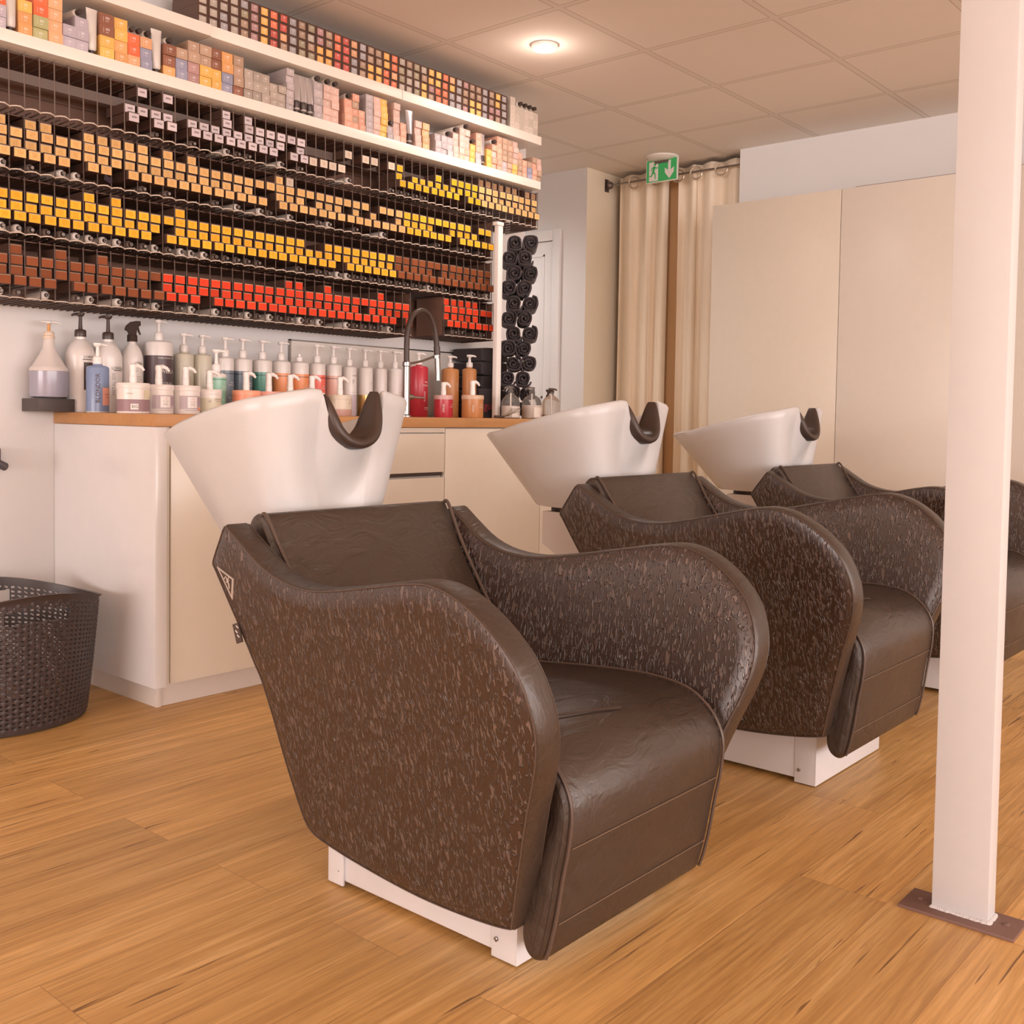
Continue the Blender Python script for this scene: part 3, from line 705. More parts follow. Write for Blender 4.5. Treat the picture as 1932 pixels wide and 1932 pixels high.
def build_unit():
    u = empty('wash_unit', (CX, CY, 0), 'nearest black leather shampoo armchair with white base and basin, wholly in view', 'salon chair', 'wash units in a row')
    def sh(mb): mb.v = [(x, y-CY, z) for x, y, z in mb.v]; return mb
    out = catmull(ARM_TOP, 3, True)
    for sgn in (-1, 1):
        mb = MB()
        def xf(s, y, z): return sgn*arm_pos(y, z)+(-.058 if s*sgn < 0 else 0)*sgn
        if sgn > 0: f = lambda s, y, z: arm_pos(y, z)-(.058 if s < 0 else 0)
        else: f = lambda s, y, z: -arm_pos(y, z)+(.058 if s > 0 else 0)
        slab(mb, out, f, .007, .006, 0, 1, .035)
        arm = part('armrest', sh(mb), [M_leather, M_leather2], u, angle=50)
        for side in (-1, 1):
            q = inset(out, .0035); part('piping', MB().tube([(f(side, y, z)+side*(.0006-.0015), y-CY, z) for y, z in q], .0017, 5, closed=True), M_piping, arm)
    # padded back between the arms
    bp = catmull([(1.752, .722), (1.735, .715), (1.690, .640), (1.620, .545), (1.545, .455), (1.480, .392), (1.475, .352), (1.53, .345), (1.60, .385), (1.68, .46), (1.745, .56), (1.795, .665), (1.790, .70), (1.772, .720)], 4, True)
    mb = MB(); slab(mb, bp, lambda s, y, z: s*(.232+.034*(z-.36)/.36), .010, .004, 0, 0, .02)
    bk = part('backrest', sh(mb), [M_leather2], u, angle=50)
    for s in (-1, 1):
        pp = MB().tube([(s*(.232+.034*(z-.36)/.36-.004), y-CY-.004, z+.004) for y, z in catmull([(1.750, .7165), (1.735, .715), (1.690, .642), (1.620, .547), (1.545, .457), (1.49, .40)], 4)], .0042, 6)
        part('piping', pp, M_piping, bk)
    bs = [(1.826, .600), (1.79, .525), (1.735, .415), (1.70, .31), (1.67, .17), (1.648, .100), (1.63, .104), (1.648, .18), (1.676, .31), (1.712, .42), (1.77, .53), (1.806, .61)]
    mb = MB(); slab(mb, bs, lambda s, y, z: s*(arm_pos(y, z)-.05), .004, 0, 0, 0, .006)
    part('back_shell', sh(mb), [M_leather], u)
    # seat that runs over the front edge and down as a leg rest
    sp = [(1.60, .365), (1.52, .385), (1.40, .396), (1.28, .406), (1.18, .411), (1.10, .409), (1.045, .398), (1.005, .372), (.982, .340), (.973, .305), (.978, .25), (.988, .20), (1.0, .13), (1.012, .080), (1.021, .056), (1.040, .045), (1.060, .055), (1.070, .082), (1.066, .13), (1.058, .20), (1.062, .26), (1.10, .292), (1.2, .30), (1.4, .29), (1.58, .30)]
    sp = catmull(sp, 4, True)
    mb = MB(); slab(mb, sp, lambda s, y, z: s*(.243-.03*max(0, (y-1.15))/.45), .012, .003, 0, 0, .02)
    seat = part('seat', sh(mb), [M_leather2], u, angle=50)
    for s in (-1, 1):
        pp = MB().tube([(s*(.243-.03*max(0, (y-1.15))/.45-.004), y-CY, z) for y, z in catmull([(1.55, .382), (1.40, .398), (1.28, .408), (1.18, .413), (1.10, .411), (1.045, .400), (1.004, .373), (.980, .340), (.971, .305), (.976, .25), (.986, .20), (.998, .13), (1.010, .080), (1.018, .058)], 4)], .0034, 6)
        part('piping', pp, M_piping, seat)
    st = MB()
    for z, y in ((.245, .9775), (.115, 1.0022)): st.tube([(-.228, y-CY, z), (.228, y-CY, z)], .0011, 5)
    cr = [(-.12, 1.035-CY, .3985), (-.06, 1.055-CY, .4045), (.0, 1.06-CY, .406), (.05, 1.05-CY, .4035)]
    part('stitched_seam', st, M_stitch, seat)
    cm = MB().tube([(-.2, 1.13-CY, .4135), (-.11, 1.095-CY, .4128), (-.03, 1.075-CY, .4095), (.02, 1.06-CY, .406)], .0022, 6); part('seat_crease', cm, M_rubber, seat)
    # base box and the neck that carries the basin
    mb = MB().box(-.208, .208, 1.107-CY, 1.565-CY, .012, .30, b=.006)
    base = part('base', mb, M_whitemetal, u)
    mb = MB().box(-.214, -.2075, 1.545-CY, 1.590-CY, .004, .24, b=.003).box(.2075, .214, 1.545-CY, 1.590-CY, .004, .24, b=.003).box(-.2075, .2075, 1.5655-CY, 1.590-CY, .004, .24, b=.003)
    part('rear_bracket', mb, M_whitemetal, base)
    mb = MB().box(-.2105, -.2075, 1.105-CY, 1.160-CY, .003, .29, b=.001).box(.2075, .2105, 1.105-CY, 1.160-CY, .003, .29, b=.001).box(-.2105, .2105, 1.1025-CY, 1.1068-CY, .003, .29, b=.001)
    part('front_cover', mb, M_whitemetal, base)
    sc = MB()
    for s in (-1, 1):
        for y, z, r in ((1.148, .036, .0042), (1.558, .032, .0026)):
            sc.lathe([(r, s*.2095), (r, s*.2135), (r*.6, s*.2145), (r*.3, s*.2135), (0, s*.2135)], 14, (0, y-CY, z), axis='x')
    part('screw', sc, M_steel, base)
    ft = MB()
    for x in (-.16, .16):
        for y in (1.145, 1.53): ft.lathe([(.02, 0), (.02, .014)], 16, (x, y-CY, 0))
    part('foot', ft, M_blackpl, base)
    prof = [(1.48, .06), (1.585, .06), (1.60, .20), (1.80, .40), (2.00, .50), (2.055, .53), (2.055, .632), (1.86, .632), (1.66, .50), (1.50, .30)]
    mb = MB().prism([(y-CY, z) for y, z in prof], 'x', -.145, .145)
    part('basin_neck', mb, M_whitemetal, u, smooth=False)
    mb = MB().box(-.12, .12, 1.88-CY, 2.04-CY, .632, .660)
    mb.tube([(-.10, 1.90-CY, .636), (-.14, 1.95-CY, .645), (-.12, 2.02-CY, .640)], .008, 8); part('fitting', mb, M_blackpl, u)
    # ceramic basin
    top = [(0, 1.790), (.045, 1.7895), (.075, 1.790), (.090, 1.791), (.105, 1.793), (.130, 1.797), (.165, 1.808), (.197, 1.830), (.219, 1.862), (.232, 1.905), (.240, 1.97), (.239, 2.05), (.225, 2.13), (.195, 2.22), (.155, 2.285), (.105, 2.335), (.055, 2.370), (0, 2.383)]
    bot = [(0, 1.815), (.03, 1.815), (.052, 1.815), (.063, 1.816), (.074, 1.817), (.090, 1.820), (.118, 1.828), (.142, 1.842), (.158, 1.86), (.165, 1.89), (.167, 1.94), (.165, 1.99), (.157, 2.03), (.14, 2.075), (.112, 2.11), (.078, 2.135), (.04, 2.152), (0, 2.157)]
    tc, bc = catmull(top, 4), catmull(bot, 4)
    loop_t = [(-x, y) for x, y in tc[:0:-1]]+[(x, y) for x, y in tc[:-1]]
    loop_b = [(-x, y) for x, y in bc[:0:-1]]+[(x, y) for x, y in bc[:-1]]
    n = len(loop_t)
    def rimz(x, y):
        pts = [(1.76, .968), (1.80, .962), (1.86, .952), (1.95, .932), (2.05, .908), (2.2, .876), (2.38, .858)]
        for (a, za), (b, zb) in zip(pts, pts[1:]):
            if y <= b or b == 2.38: z = za+(zb-za)*max(0, min(1, (y-a)/(b-a))); break
        if y < 1.86:
            ax = abs(x); z += .012*max(0, 1-abs(ax-.10)/.10)
            ax = abs(x-.010)
            if ax < .088: z = .845+(z-.845)*(ax/.088)**2.6
        return z
    mb = MB(); rows = 12
    for j in range(rows+1):
        t = j/rows
        for (xt, yt), (xb, yb) in zip(loop_t, loop_b):
            zt = rimz(xt, yt); z = zt+(.648-zt)*t
            f = t**1.02; x = xt+(xb*.90-.012-xt)*f; y = yt+(yb-yt)*f
            fr = .5+.5*cos(pi*min(1, abs(xt)/.21)) if yt < 1.87 else 0            # hollow under the neck notch
            y += .034*sin(pi*min(1, t*1.05))*fr
            mb.v.append((x*1.05+.010, y-CY, z))
    for j in range(rows):
        for k in range(n): mb.face((j*n+k, j*n+(k+1) % n, (j+1)*n+(k+1) % n, (j+1)*n+k))
    mb.face([rows*n+k for k in range(n)])
    prev = list(range(n))
    cxm, cym = 0, 2.05
    inner = inset(loop_t, .020)
    for ins, dz, sc_ in ((.004, .006, 1), (.012, .0075, 1), (.018, .004, 1), (.022, -.004, 1)):
        q = inset(loop_t, ins); i = len(mb.v)
        for (x, y), (x0, y0) in zip(q, loop_t): mb.v.append((x*1.05+.010, y-CY, rimz(x0, y0)+dz))
        for k in range(n): mb.face((prev[k], i+k, i+(k+1) % n, prev[(k+1) % n]))
        prev = [i+k for k in range(n)]
    q = inset(loop_t, .022)
    for sc_, zt in ((.97, .90), (.90, .83), (.78, .77), (.55, .735), (.2, .72)):
        i = len(mb.v)
        for (x, y), (x0, y0) in zip(q, loop_t):
            z0 = rimz(x0, y0)-.004; mb.v.append((x*sc_*1.05+.010, (cym+(y-cym)*sc_)-CY, min(z0-.012*(1-sc_+.1), zt)))
        for k in range(n): mb.face((prev[k], i+k, i+(k+1) % n, prev[(k+1) % n]))
        prev = [i+k for k in range(n)]
    mb.face(prev)
    basin = part('basin', mb, M_cer, u, angle=60)
    # neck cushion: a thick padded saddle lying in the notch
    cur = [(x+.020, z) for x, z in catmull([(-.083, .968), (-.079, .945), (-.072, .915), (-.059, .884), (-.034, .862), (0, .854), (.034, .862), (.059, .884), (.072, .915), (.080, .948), (.086, .978)], 5)]
    mb = MB(); N = len(cur); K = 14
    for i, (x, z) in enumerate(cur):
        a = cur[max(0, i-1)]; b = cur[min(N-1, i+1)]; t = Vector((b[0]-a[0], b[1]-a[1])).normalized(); nn = Vector((-t.y, t.x))
        s = abs(i/(N-1)*2-1); th = .0140*(1-s**4*.78); wd = .046*(1-s**2.2*.72)
        for k in range(K):
            an = 2*pi*k/K; c_, s_ = cos(an), sin(an); e = .6
            py = wd*abs(c_)**e*(1 if c_ > 0 else -1); pn = th*abs(s_)**e*(1 if s_ > 0 else -1)
            mb.v.append((x+nn.x*(pn+.008), 1.806+py-CY+.010*s, z+nn.y*(pn+.008)))
    for i in range(N-1):
        for k in range(K): mb.face((i*K+k, i*K+(k+1) % K, (i+1)*K+(k+1) % K, (i+1)*K+k))
    mb.face(list(range(K))[::-1]); mb.face([(N-1)*K+k for k in range(K)])
    part('neck_cushion', mb, M_rubber, basin, angle=60)
    # triangular maker's badge and the woven tag on the outer left side
    def on_arm(y, z): return (-arm_pos(y, z)-.0065, y-CY, z)
    bm_ = MB(); tri = [(1.800, .619), (1.742, .600), (1.762, .555)]
    ct = (sum(p[0] for p in tri)/3, sum(p[1] for p in tri)/3)
    def ring(sc, off): return [(on_arm(ct[0]+(y-ct[0])*sc, ct[1]+(z-ct[1])*sc)[0]-off,)+on_arm(ct[0]+(y-ct[0])*sc, ct[1]+(z-ct[1])*sc)[1:] for y, z in tri]
    i = 0
    for sc, off in ((1.0, -.004), (1.0, .002), (.80, .002), (.78, .0008)): bm_.v += ring(sc, off)
    for j in range(3):
        for k in range(3): bm_.face((j*3+k, j*3+(k+1) % 3, (j+1)*3+(k+1) % 3, (j+1)*3+k), 0)
    bm_.face((9, 10, 11), 1)
    bd = part('badge', bm_, [plain('badge_silver', (.62, .55, .50), .4, .3), M_blackpl], u, smooth=False); bd['label'] = 'triangular chrome badge'
    fig = MB()
    def stroke(pts, r): fig.tube([on_arm(ct[0]+a, ct[1]+b) for a, b in pts], r, 5)
    stroke([(.012, .004), (.004, .010), (-.002, .004), (-.010, .012)], .0018); stroke([(.002, .006), (-.003, -.006), (-.001, -.014)], .0022); stroke([(.008, -.002), (.0, -.001), (-.007, .004)], .0014)
    part('badge_emblem', fig, _mc['badge_silver'], bd)
    tg = MB(); y0, z0 = 1.771, .484
    for dz in (0,):
        a = on_arm(1.764, .505); b = on_arm(1.748, .468)
        tg.prism([(1.764-CY, .507), (1.783-CY, .500), (1.768-CY, .463), (1.749-CY, .470)], 'x', a[0]+.002, a[0]+.005)
    tgo = part('woven_tag', tg, M_blackpl, u, smooth=False)
    tt = MB()
    for q in ((1.766, .496), (1.768, .486), (1.762, .478)):
        tt.tube([(on_arm(1.764, .505)[0]+.0014, q[0]-CY-.004, q[1]), (on_arm(1.764, .505)[0]+.0014, q[0]-CY+.003, q[1]+.004)], .0012, 4)
    part('tag_mark', tt, M_whitepl, tgo)
    return u
unit = build_unit()
for k, (dx, lab) in enumerate(((1.17, 'middle black leather shampoo armchair with white basin, between the nearest one and the post'), (2.345, 'farthest black leather shampoo armchair with white basin, partly hidden behind the square post'))):
    c = copy_tree(unit, (CX+dx, CY, 0), lab)
    for ch in c.children:                # these two seats are raised a little on their bases
        if ch.name.split('.')[0] in ('armrest', 'backrest', 'back_shell', 'seat', 'woven_tag'):
            th = -.033; yy, zz = -.05, .4
            ch.rotation_euler = (th, 0, 0); ch.location = (-.016, yy-(yy*cos(th)-zz*sin(th))+(.0, .012)[k], zz-(yy*sin(th)+zz*cos(th))+.045)
    for ch in list(c.children):          # only the nearest chair wears the maker's badge
        if ch.name.startswith('badge'):
            for g in list(ch.children): bpy.data.objects.remove(g)
            bpy.data.objects.remove(ch)
# ------------------------------------------------------------------ bottles and jars on the worktop
TZ = .9185
INK = plain('print_dark', (.075, .05, .045), .5); INKW = plain('print_white', (.72, .66, .62), .5); INKG = plain('print_grey', (.36, .31, .29), .5)
def mat(name, col, rough=.32): return plain(name, col, rough)
def pump_mesh(h0, top, rc, direction, style='tall', thin=.0052):
    """collar, stem and spout head; origin on the bottle axis"""
    m = MB(); hc = min(.024, (top-h0)*.38)
    m.lathe([(rc*.98, h0), (rc, h0+.002), (rc, h0+hc*.8), (rc*.86, h0+hc), (thin*1.5, h0+hc*1.08)], 20)
    m.lathe([(thin*1.45, h0+hc), (thin*1.2, h0+hc*1.5), (thin, top-.012)], 14)
    d = direction; s = len(m.v)
    if style == 'tall':
        m.lathe([(thin*1.3, top-.014), (.0105, top-.010), (.0125, top-.006), (.0118, top-.001), (.006, top), (0, top)], 18, sx=1.15, sy=.85)
        m.tube([(0, 0, top-.006), (.014, 0, top-.0055), (.024, 0, top-.0065), (.031, 0, top-.0095)], [.0058, .0052, .0042, .0034], 10)
    else:       # hooked jar pump: thick head with a drooping beak
        m.lathe([(thin*1.8, h0+hc*.9), (thin*2.2, h0+hc*1.0), (thin*2.0, top-.022), (thin*2.3, top-.012), (thin*2.1, top-.003), (thin, top), (0, top)], 16)
        m.tube([(0, 0, top-.008), (.014, 0, top-.006), (.026, 0, top-.011), (.034, 0, top-.021)], [.0085, .0075, .006, .004], 10)
    m.xf(Matrix.Rotation(d, 4, 'Z'), s); return m
def bottle(name, x, y, r, hs, top, label, bodymats, bands, pump=M_milk, shape='flat', cat='bottle', group=None, pump_dir=-.35, sx=1, prints=(), neck=.013, pump_on=True, style='tall', z=TZ, collar=None):
    o = empty(name, (x, y, z), label, cat, group)
    if shape == 'flat':
        prof = [(r*.94, 0), (r, .003)]; zs = [.003]+[b for b, _ in bands if b < hs-.004]+[hs-.006]
        mats = [bands[0][1]]
        for a, b in zip(zs, zs[1:]): prof.append((r, b))
        prof = [(r*.94, 0), (r, .003)]; mats = [0]
        cuts = [(0, bands[0][1])]+list(bands[1:]); cuts = [(a, m) for a, m in cuts]
        for i, (a, mi) in enumerate(cuts):
            b = cuts[i+1][0] if i+1 < len(cuts) else hs-.007
            prof.append((r, b)); mats.append(mi)
        last = cuts[-1][1]; mats[0] = cuts[0][1]
        prof += [(r*.95, hs-.002), (r*.80, hs+.001), (neck*1.1, hs+.004), (neck, hs+.012)]; mats += [last]*4
    else:       # domed shoulders
        h2 = hs; prof = [(r*.94, 0), (r, .003)]; mats = [bands[0][1]]
        for i, (a, mi) in enumerate(bands):
            b = bands[i+1][0] if i+1 < len(bands) else h2*.76
            prof.append((r, b)); mats.append(mi)
        last = bands[-1][1]
        for t in range(1, 9):
            q = t/8; prof.append((neck+(r-neck)*(cos(q*pi/2)**.75 if q < 1 else 0), h2*.76+(h2*.24)*(q**1.05))); mats.append(last)
        prof.append((neck, h2+.010)); mats.append(last)
    m = MB().lathe(prof, 32, mats=mats, sx=sx); body = part('body', m, bodymats, o, angle=45)
    if pump_on:
        part('pump', pump_mesh(hs+.008, top, collar or neck*1.25, pump_dir, style), pump, o)
    else: part('cap_neck', MB().lathe([(neck*1.2, hs+.008), (neck*1.2, top-.012), (neck*.6, top-.010), (neck*.6, top), (0, top)], 16), pump, o)
    if prints:
        groups = {}
        for p in prints:
            mm = groups.setdefault(p[-1].name, (MB(), p[-1]))[0]
            if p[0] == 't': wrap_text(mm, p[1], p[2], r+.0007, p[3], p[4], vertical=p[5])
            else: wrap_rect(mm, r+(.0004 if p[0] == 'r' else .0006), p[1], p[2], p[3], p[4], p[5])
        for k, (mm, mt) in groups.items(): part('lettering' if mt in (INK, INKW, INKG) else 'label_panel', mm, mt, body, fix=False, smooth=False)
    return o
FR = -pi/2
G1, G2, G3, G4 = 'litre bottles along the wall', 'mask jars along the front of the worktop', 'bottles and jars right of the tap', 'glass soap bottles by the towels'
WB = M_milk
# black block shelf on the wall with the big clear pump bottle
tag(part('block_shelf', MB().box(1.590, 1.712, 3.385, 3.505, .9195, .962, b=.001), plain('block_black', (.075, .058, .054), .5)), 'small black block shelf fixed to the wall left of the worktop', 'shelf')
def clear_bottle():
    o = empty('pump_bottle', (1.645, 3.428, .9625), 'large clear pump bottle of blue liquid on the black block shelf', 'bottle')
    liq = [(.045, .002), (.058, .006), (.0605, .02), (.0605, .090)]
    air = [(.0605, .0905), (.0595, .100), (.052, .108), (.046, .118), (.030, .145), (.021, .165), (.0175, .185), (.0165, .196)]
    b = part('body', MB().lathe(liq, 36, mat=0).lathe(air, 36, mat=1), [plain('blue_liquid', (.34, .33, .40), .18), plain('frosted_plastic', (.66, .60, .57), .25)], o, angle=60)
    part('collar', MB().lathe([(.0178, .196), (.019, .199), (.019, .206), (.0165, .209), (.0175, .215), (.014, .222)], 24), plain('collar_ivory', (.66, .54, .43), .4), o)
    part('stem', MB().lathe([(.006, .220), (.005, .225), (.0046, .248)], 14), plain('stem_amber', (.66, .31, .10), .4), o)
    m = MB().lathe([(.004, .246), (.009, .249), (.0095, .254), (0, .256)], 16); m.tube([(-.022, .006, .2535), (0, 0, .2535), (.022, -.006, .2530), (.034, -.010, .2500)], [.0030, .0048, .0042, .003], 10)
    part('pump_head', m, M_milk, o)
clear_bottle()
bottle('pump_bottle', 1.752, 3.425, .0480, .247, .3370, 'largest white bottle with a black pump, leftmost against the wall', [WB, M_blackpl], [(0, 0)], M_blackpl, 'dome', group=G1, neck=.0165, pump_dir=2.2, collar=.019,
       prints=[('r', FR, -.012, .030, .075, .168, M_blackpl), ('t', 'LOREAL', .0125, FR+.2, .186, False, INK), ('t', 'METAL', .016, FR+.0, .12, True, INKW), ('q', FR, -.016, .018, .176, .1785, INK)])
bottle('pump_bottle', 1.846, 3.415, .0470, .244, .3350, 'second tall white bottle with a black pump and thin grey lettering', [WB], [(0, 0)], M_blackpl, 'dome', group=G1, neck=.0165, pump_dir=2.4, collar=.019,
       prints=[('t', 'LOREAL', .0135, FR+.25, .152, False, INK), ('q', FR, -.004, .032, .1435, .146, INK), ('t', 'METAL DX', .016, FR-.08, .098, True, INKG)])
def spray():
    o = bottle('spray_bottle', 1.936, 3.415, .0372, .243, .30, 'white trigger spray bottle with a black head and a dark bottom band', [WB, M_blackpl], [(0, 0), (.022, 1), (.046, 0)], M_blackpl, 'dome', group=G1, neck=.0130, pump_on=False,
        prints=[('t', 'LOREAL', .0085, FR+.1, .176, False, INK), ('q', FR, -.014, .020, .170, .1725, INK), ('t', 'SERIE', .0075, FR-.25, .155, False, INKG), ('t', 'EXPERT', .0075, FR-.25, .146, False, INKG), ('q', FR, -.022, .016, .126, .1275, INKG), ('q', FR, -.022, .020, .117, .1185, INKG), ('q', FR, -.022, .012, .108, .1095, INKG), ('q', FR, -.022, .018, .099, .1005, INKG)])
    for c in list(o.children):
        if c.name.startswith('cap_neck'): bpy.data.objects.remove(c)
    m = MB().lathe([(.0165, .250), (.0175, .252), (.0170, .272), (.0140, .276)], 20)
    sd = [(-.026, .292), (-.021, .306), (-.008, .318), (.012, .3225), (.027, .3225), (.028, .308), (.020, .303), (.016, .296), (.013, .272), (-.012, .272), (-.015, .285)]
    m.prism(sd, 'y', -.0115, .0115); part('trigger_head', m, plain('matt_black_plastic', (.045, .028, .023), .7, 0, .2), o)
    m = MB().prism([(.014, .305), (.021, .303), (.024, .290), (.029, .276), (.025, .275), (.018, .287)], 'y', -.006, .006); part('trigger', m, _mc['matt_black_plastic'], o)
    for c in o.children:
        if c.name.startswith('trigger'): c.rotation_euler = (0, 0, -.45)
spray()
M_wella = mat('label_aubergine', (.085, .056, .062), .4)
bottle('pump_bottle', 2.033, 3.405, .0490, .256, .3340, 'white pump bottle with a dark aubergine label', [WB, M_wella], [(0, 0), (.028, 1), (.205, 0)], M_milk, 'flat', group=G1, neck=.0155, collar=.0165, pump_dir=-.1,
       prints=[('t', 'PURE COLOR CARE', .0078, FR+.1, .196, False, INKW), ('t', 'WELLA', .0175, FR+.15, .148, False, INKW), ('t', '~', .034, FR+.15, .160, False, INKW), ('t', 'COLOR', .0125, FR+.15, .106, False, INKW), ('t', 'SERVICE', .0125, FR+.15, .092, False, INKW), ('q', FR, -.020, .034, .076, .078, INKW), ('q', FR, -.014, .032, .070, .072, INKW), ('q', FR, -.018, .034, .063, .065, INKW)])
M_elem = mat('bottle_pale_green', (.60, .57, .47), .3)
for x, lab in ((2.131, 'left of two pale green tinted bottles beside the dark label bottle'), (2.208, 'right of two pale green tinted bottles, behind the mint bottle')):
    bottle('pump_bottle', x, 3.40, .0350, .218, .2930, lab, [M_elem, WB], [(0, 0), (.13, 0)], M_milk, 'flat', group=G1, neck=.0125, pump_dir=-.5, prints=[('t', 'SHAMPOO', .0068, FR+.2, .160, False, INKG), ('t', 'ELEMENTS', .0095, FR+.1, .098, False, INKG), ('q', FR, -.012, .022, .088, .0895, INKG), ('q', FR, -.012, .014, .078, .0795, INKG), ('t', 'o', .006, FR+.1, .134, False, INK)])
cols = [(2.297, .0320, 'blue', (.165, .205, .245), 'left of two slate blue topped white bottles'), (2.375, .0360, 'blue', (.165, .205, .245), 'right of two slate blue topped white bottles'), (2.465, .0375, 'teal', (.10, .30, .235), 'teal banded white pump bottle'), (2.554, .0375, 'orange', (.80, .30, .125), 'orange banded bottle left of the pumpless one'),
        (2.643, .0385, 'orange', (.84, .33, .115), 'orange banded bottle whose pump head is missing'), (2.733, .0345, 'coral red', (.78, .15, .11), 'coral red banded white pump bottle'), (2.819, .0345, 'pale pink', (.66, .40, .335), 'pale pink banded white pump bottle')]
for i, (x, r, nm, c, lab) in enumerate(cols):
    dark = tuple(v*.42 for v in c)
    bottle('pump_bottle', x, 3.385, r, .211, .2890 if i != 4 else .244, lab+' in the row along the wall', [WB, mat('band_'+nm.replace(' ', '_'), c), mat('line_'+nm.replace(' ', '_'), dark)], [(0, 1), (.150, 2), (.1545, 1), (.164, 0)], M_milk, 'flat', group=G1, neck=.0125, pump_dir=-.6, pump_on=i != 4,
           prints=[('t', '~', .026, FR+.25, .120, False, INKW), ('t', 'WELLA', .0085, FR+.25, .110, False, INKW), ('t', 'INVIGO', .0075, FR+.2, .062, False, INKW), ('q', FR, .0, .020, .050, .0515, INKW), ('q', FR, .0, .016, .043, .0445, INKW)])
M_gold = plain('gold_foil', (.62, .40, .15), .28, .7); M_opal = mat('opal_band', (.52, .45, .50), .25)
lux = [(2.905, .0310, M_opal, 'white bottle with a pearly lilac foot, first of four plain white ones'), (2.993, .0320, M_gold, 'white bottle with a gold and black foot, second of four plain white ones'), (3.080, .0290, mat('pinkish_band', (.58, .42, .36)), 'white bottle with a pinkish foot, third of four plain white ones'), (3.165, .0325, mat('pinkish_band', (.58, .42, .36)), 'white bottle with a pinkish foot, right of four plain white ones')]
for i, (x, r, mm, lab) in enumerate(lux):
    pr_ = [('t', 'SHAMPOO', .0062, FR+.2, .168, False, INK), ('t', 'F', .026, FR-.1, .142, False, INKG), ('q', FR, -.016, .02, .098, .0990, INKG)] if i == 0 else [('t', 'B' if i == 1 else 'oil', .012 if i == 1 else .008, FR+.2, .140, False, M_gold), ('q', FR, .004, .018, .104, .1052, INKG)]
    if i == 1: pr_ += [('r', FR, -.016, -.006, .012, .075, M_blackpl), ('r', FR, .010, .015, .006, .088, M_blackpl), ('r', FR, .020, .024, .006, .088, M_blackpl)]
    bottle('pump_bottle', x, 3.385, r, .206, .2860, lab, [WB, mm], [(0, 1), (.090, 0)], M_milk, 'flat', group=G1, neck=.0115, pump_dir=-.6, prints=pr_)
# front row
M_blond = mat('bottle_blue', (.215, .285, .46), .3); M_blond2 = mat('bottle_lavender_blue', (.29, .31, .43), .3); M_sal = mat('salmon_square', (.82, .39, .30), .45)
bottle('pump_bottle', 1.742, 3.290, .0360, .152, .2300, 'blue pump bottle with a salmon square on the left end of the worktop', [M_blond, WB], [(0, 1), (.004, 0)], M_whitepl, 'flat', group=G1, neck=.014, collar=.0155, pump_dir=-.2,
       prints=[('t', 'BLONDOR', .020, FR-.45, .080, True, INK), ('r', FR, -.002, .036, .024, .082, M_sal), ('q', FR, .006, .028, .06, .0612, INK), ('q', FR, .012, .026, .05, .0512, INK)])
def jar(x, y, r, hl, top, label, body, lid, prints=(), group=G2, pump=M_whitepl, lidh=.018, cuts=None, mats=None, pump_on=True, d=-.25):
    o = empty('mask_jar', (x, y, TZ), label, 'jar', group)
    ht = hl-lidh
    if cuts:
        prof = [(r*.95, 0), (r*.975, .003)]; mm = [cuts[0][1]]
        for i, (a, mi) in enumerate(cuts):
            b = cuts[i+1][0] if i+1 < len(cuts) else ht; prof.append((r*.975, b)); mm.append(mi)
        m = MB().lathe(prof, 36, mats=mm)
    else: m = MB().lathe([(r*.95, 0), (r*.975, .003), (r*.975, ht)], 36)
    b = part('body', m, [body]+(mats or []), o)
    part('lid', MB().lathe([(r, ht), (r*1.01, ht+.002), (r*1.01, hl-.004), (r*.97, hl), (0, hl)], 36), lid, o)
    if pump_on:
        part('pump', pump_mesh(hl, top, .0115, d, 'hook', .0050), pump, o)
    gp_ = {}
    for p in prints:
        q = gp_.setdefault(p[-1].name, (MB(), p[-1]))[0]
        if p[0] == 't': wrap_text(q, p[1], p[2], r+.0007, p[3], p[4], vertical=p[5])
        else: wrap_rect(q, r+(.0003 if p[0] == 'r' else .0006), p[1], p[2], p[3], p[4], p[5])
    for k, (q, mt) in gp_.items(): part('lettering' if mt in (INK, INKW, INKG) else 'label_panel', q, mt, b, fix=False, smooth=False)
    return o
M_jarw = mat('jar_white', (.74, .68, .64), .3); M_pur = mat('label_purple', (.30, .185, .205), .45); M_lil = mat('label_lilac_print', (.46, .38, .40), .45); M_yelt = mat('label_yellow_tint', (.66, .60, .42), .45)
M_pinkp = mat('print_pink', (.66, .38, .36), .45); M_patch = mat('print_patch', (.36, .26, .30), .45); M_orp = mat('print_orange', (.72, .28, .16), .45)
jar(1.752, 3.085, .0510, .096, .158, 'white jar with a purple label, first of the front jars from the left', M_jarw, M_jarw, [('r', FR, .01, .062, .046, .074, M_yelt), ('t', 'LOREAL', .006, FR-.7, .062, False, INKG), ('t', 'BLOND', .0085, FR+.65, .028, False, INKG), ('r', FR, -.034, -.010, .012, .030, M_jarw), ('t', 'BIG', .013, FR-.40, .021, False, INK), ('q', FR, .03, .05, .05, .052, INKG)], cuts=[(0, 0), (.006, 1), (.044, 0)], mats=[M_pur])
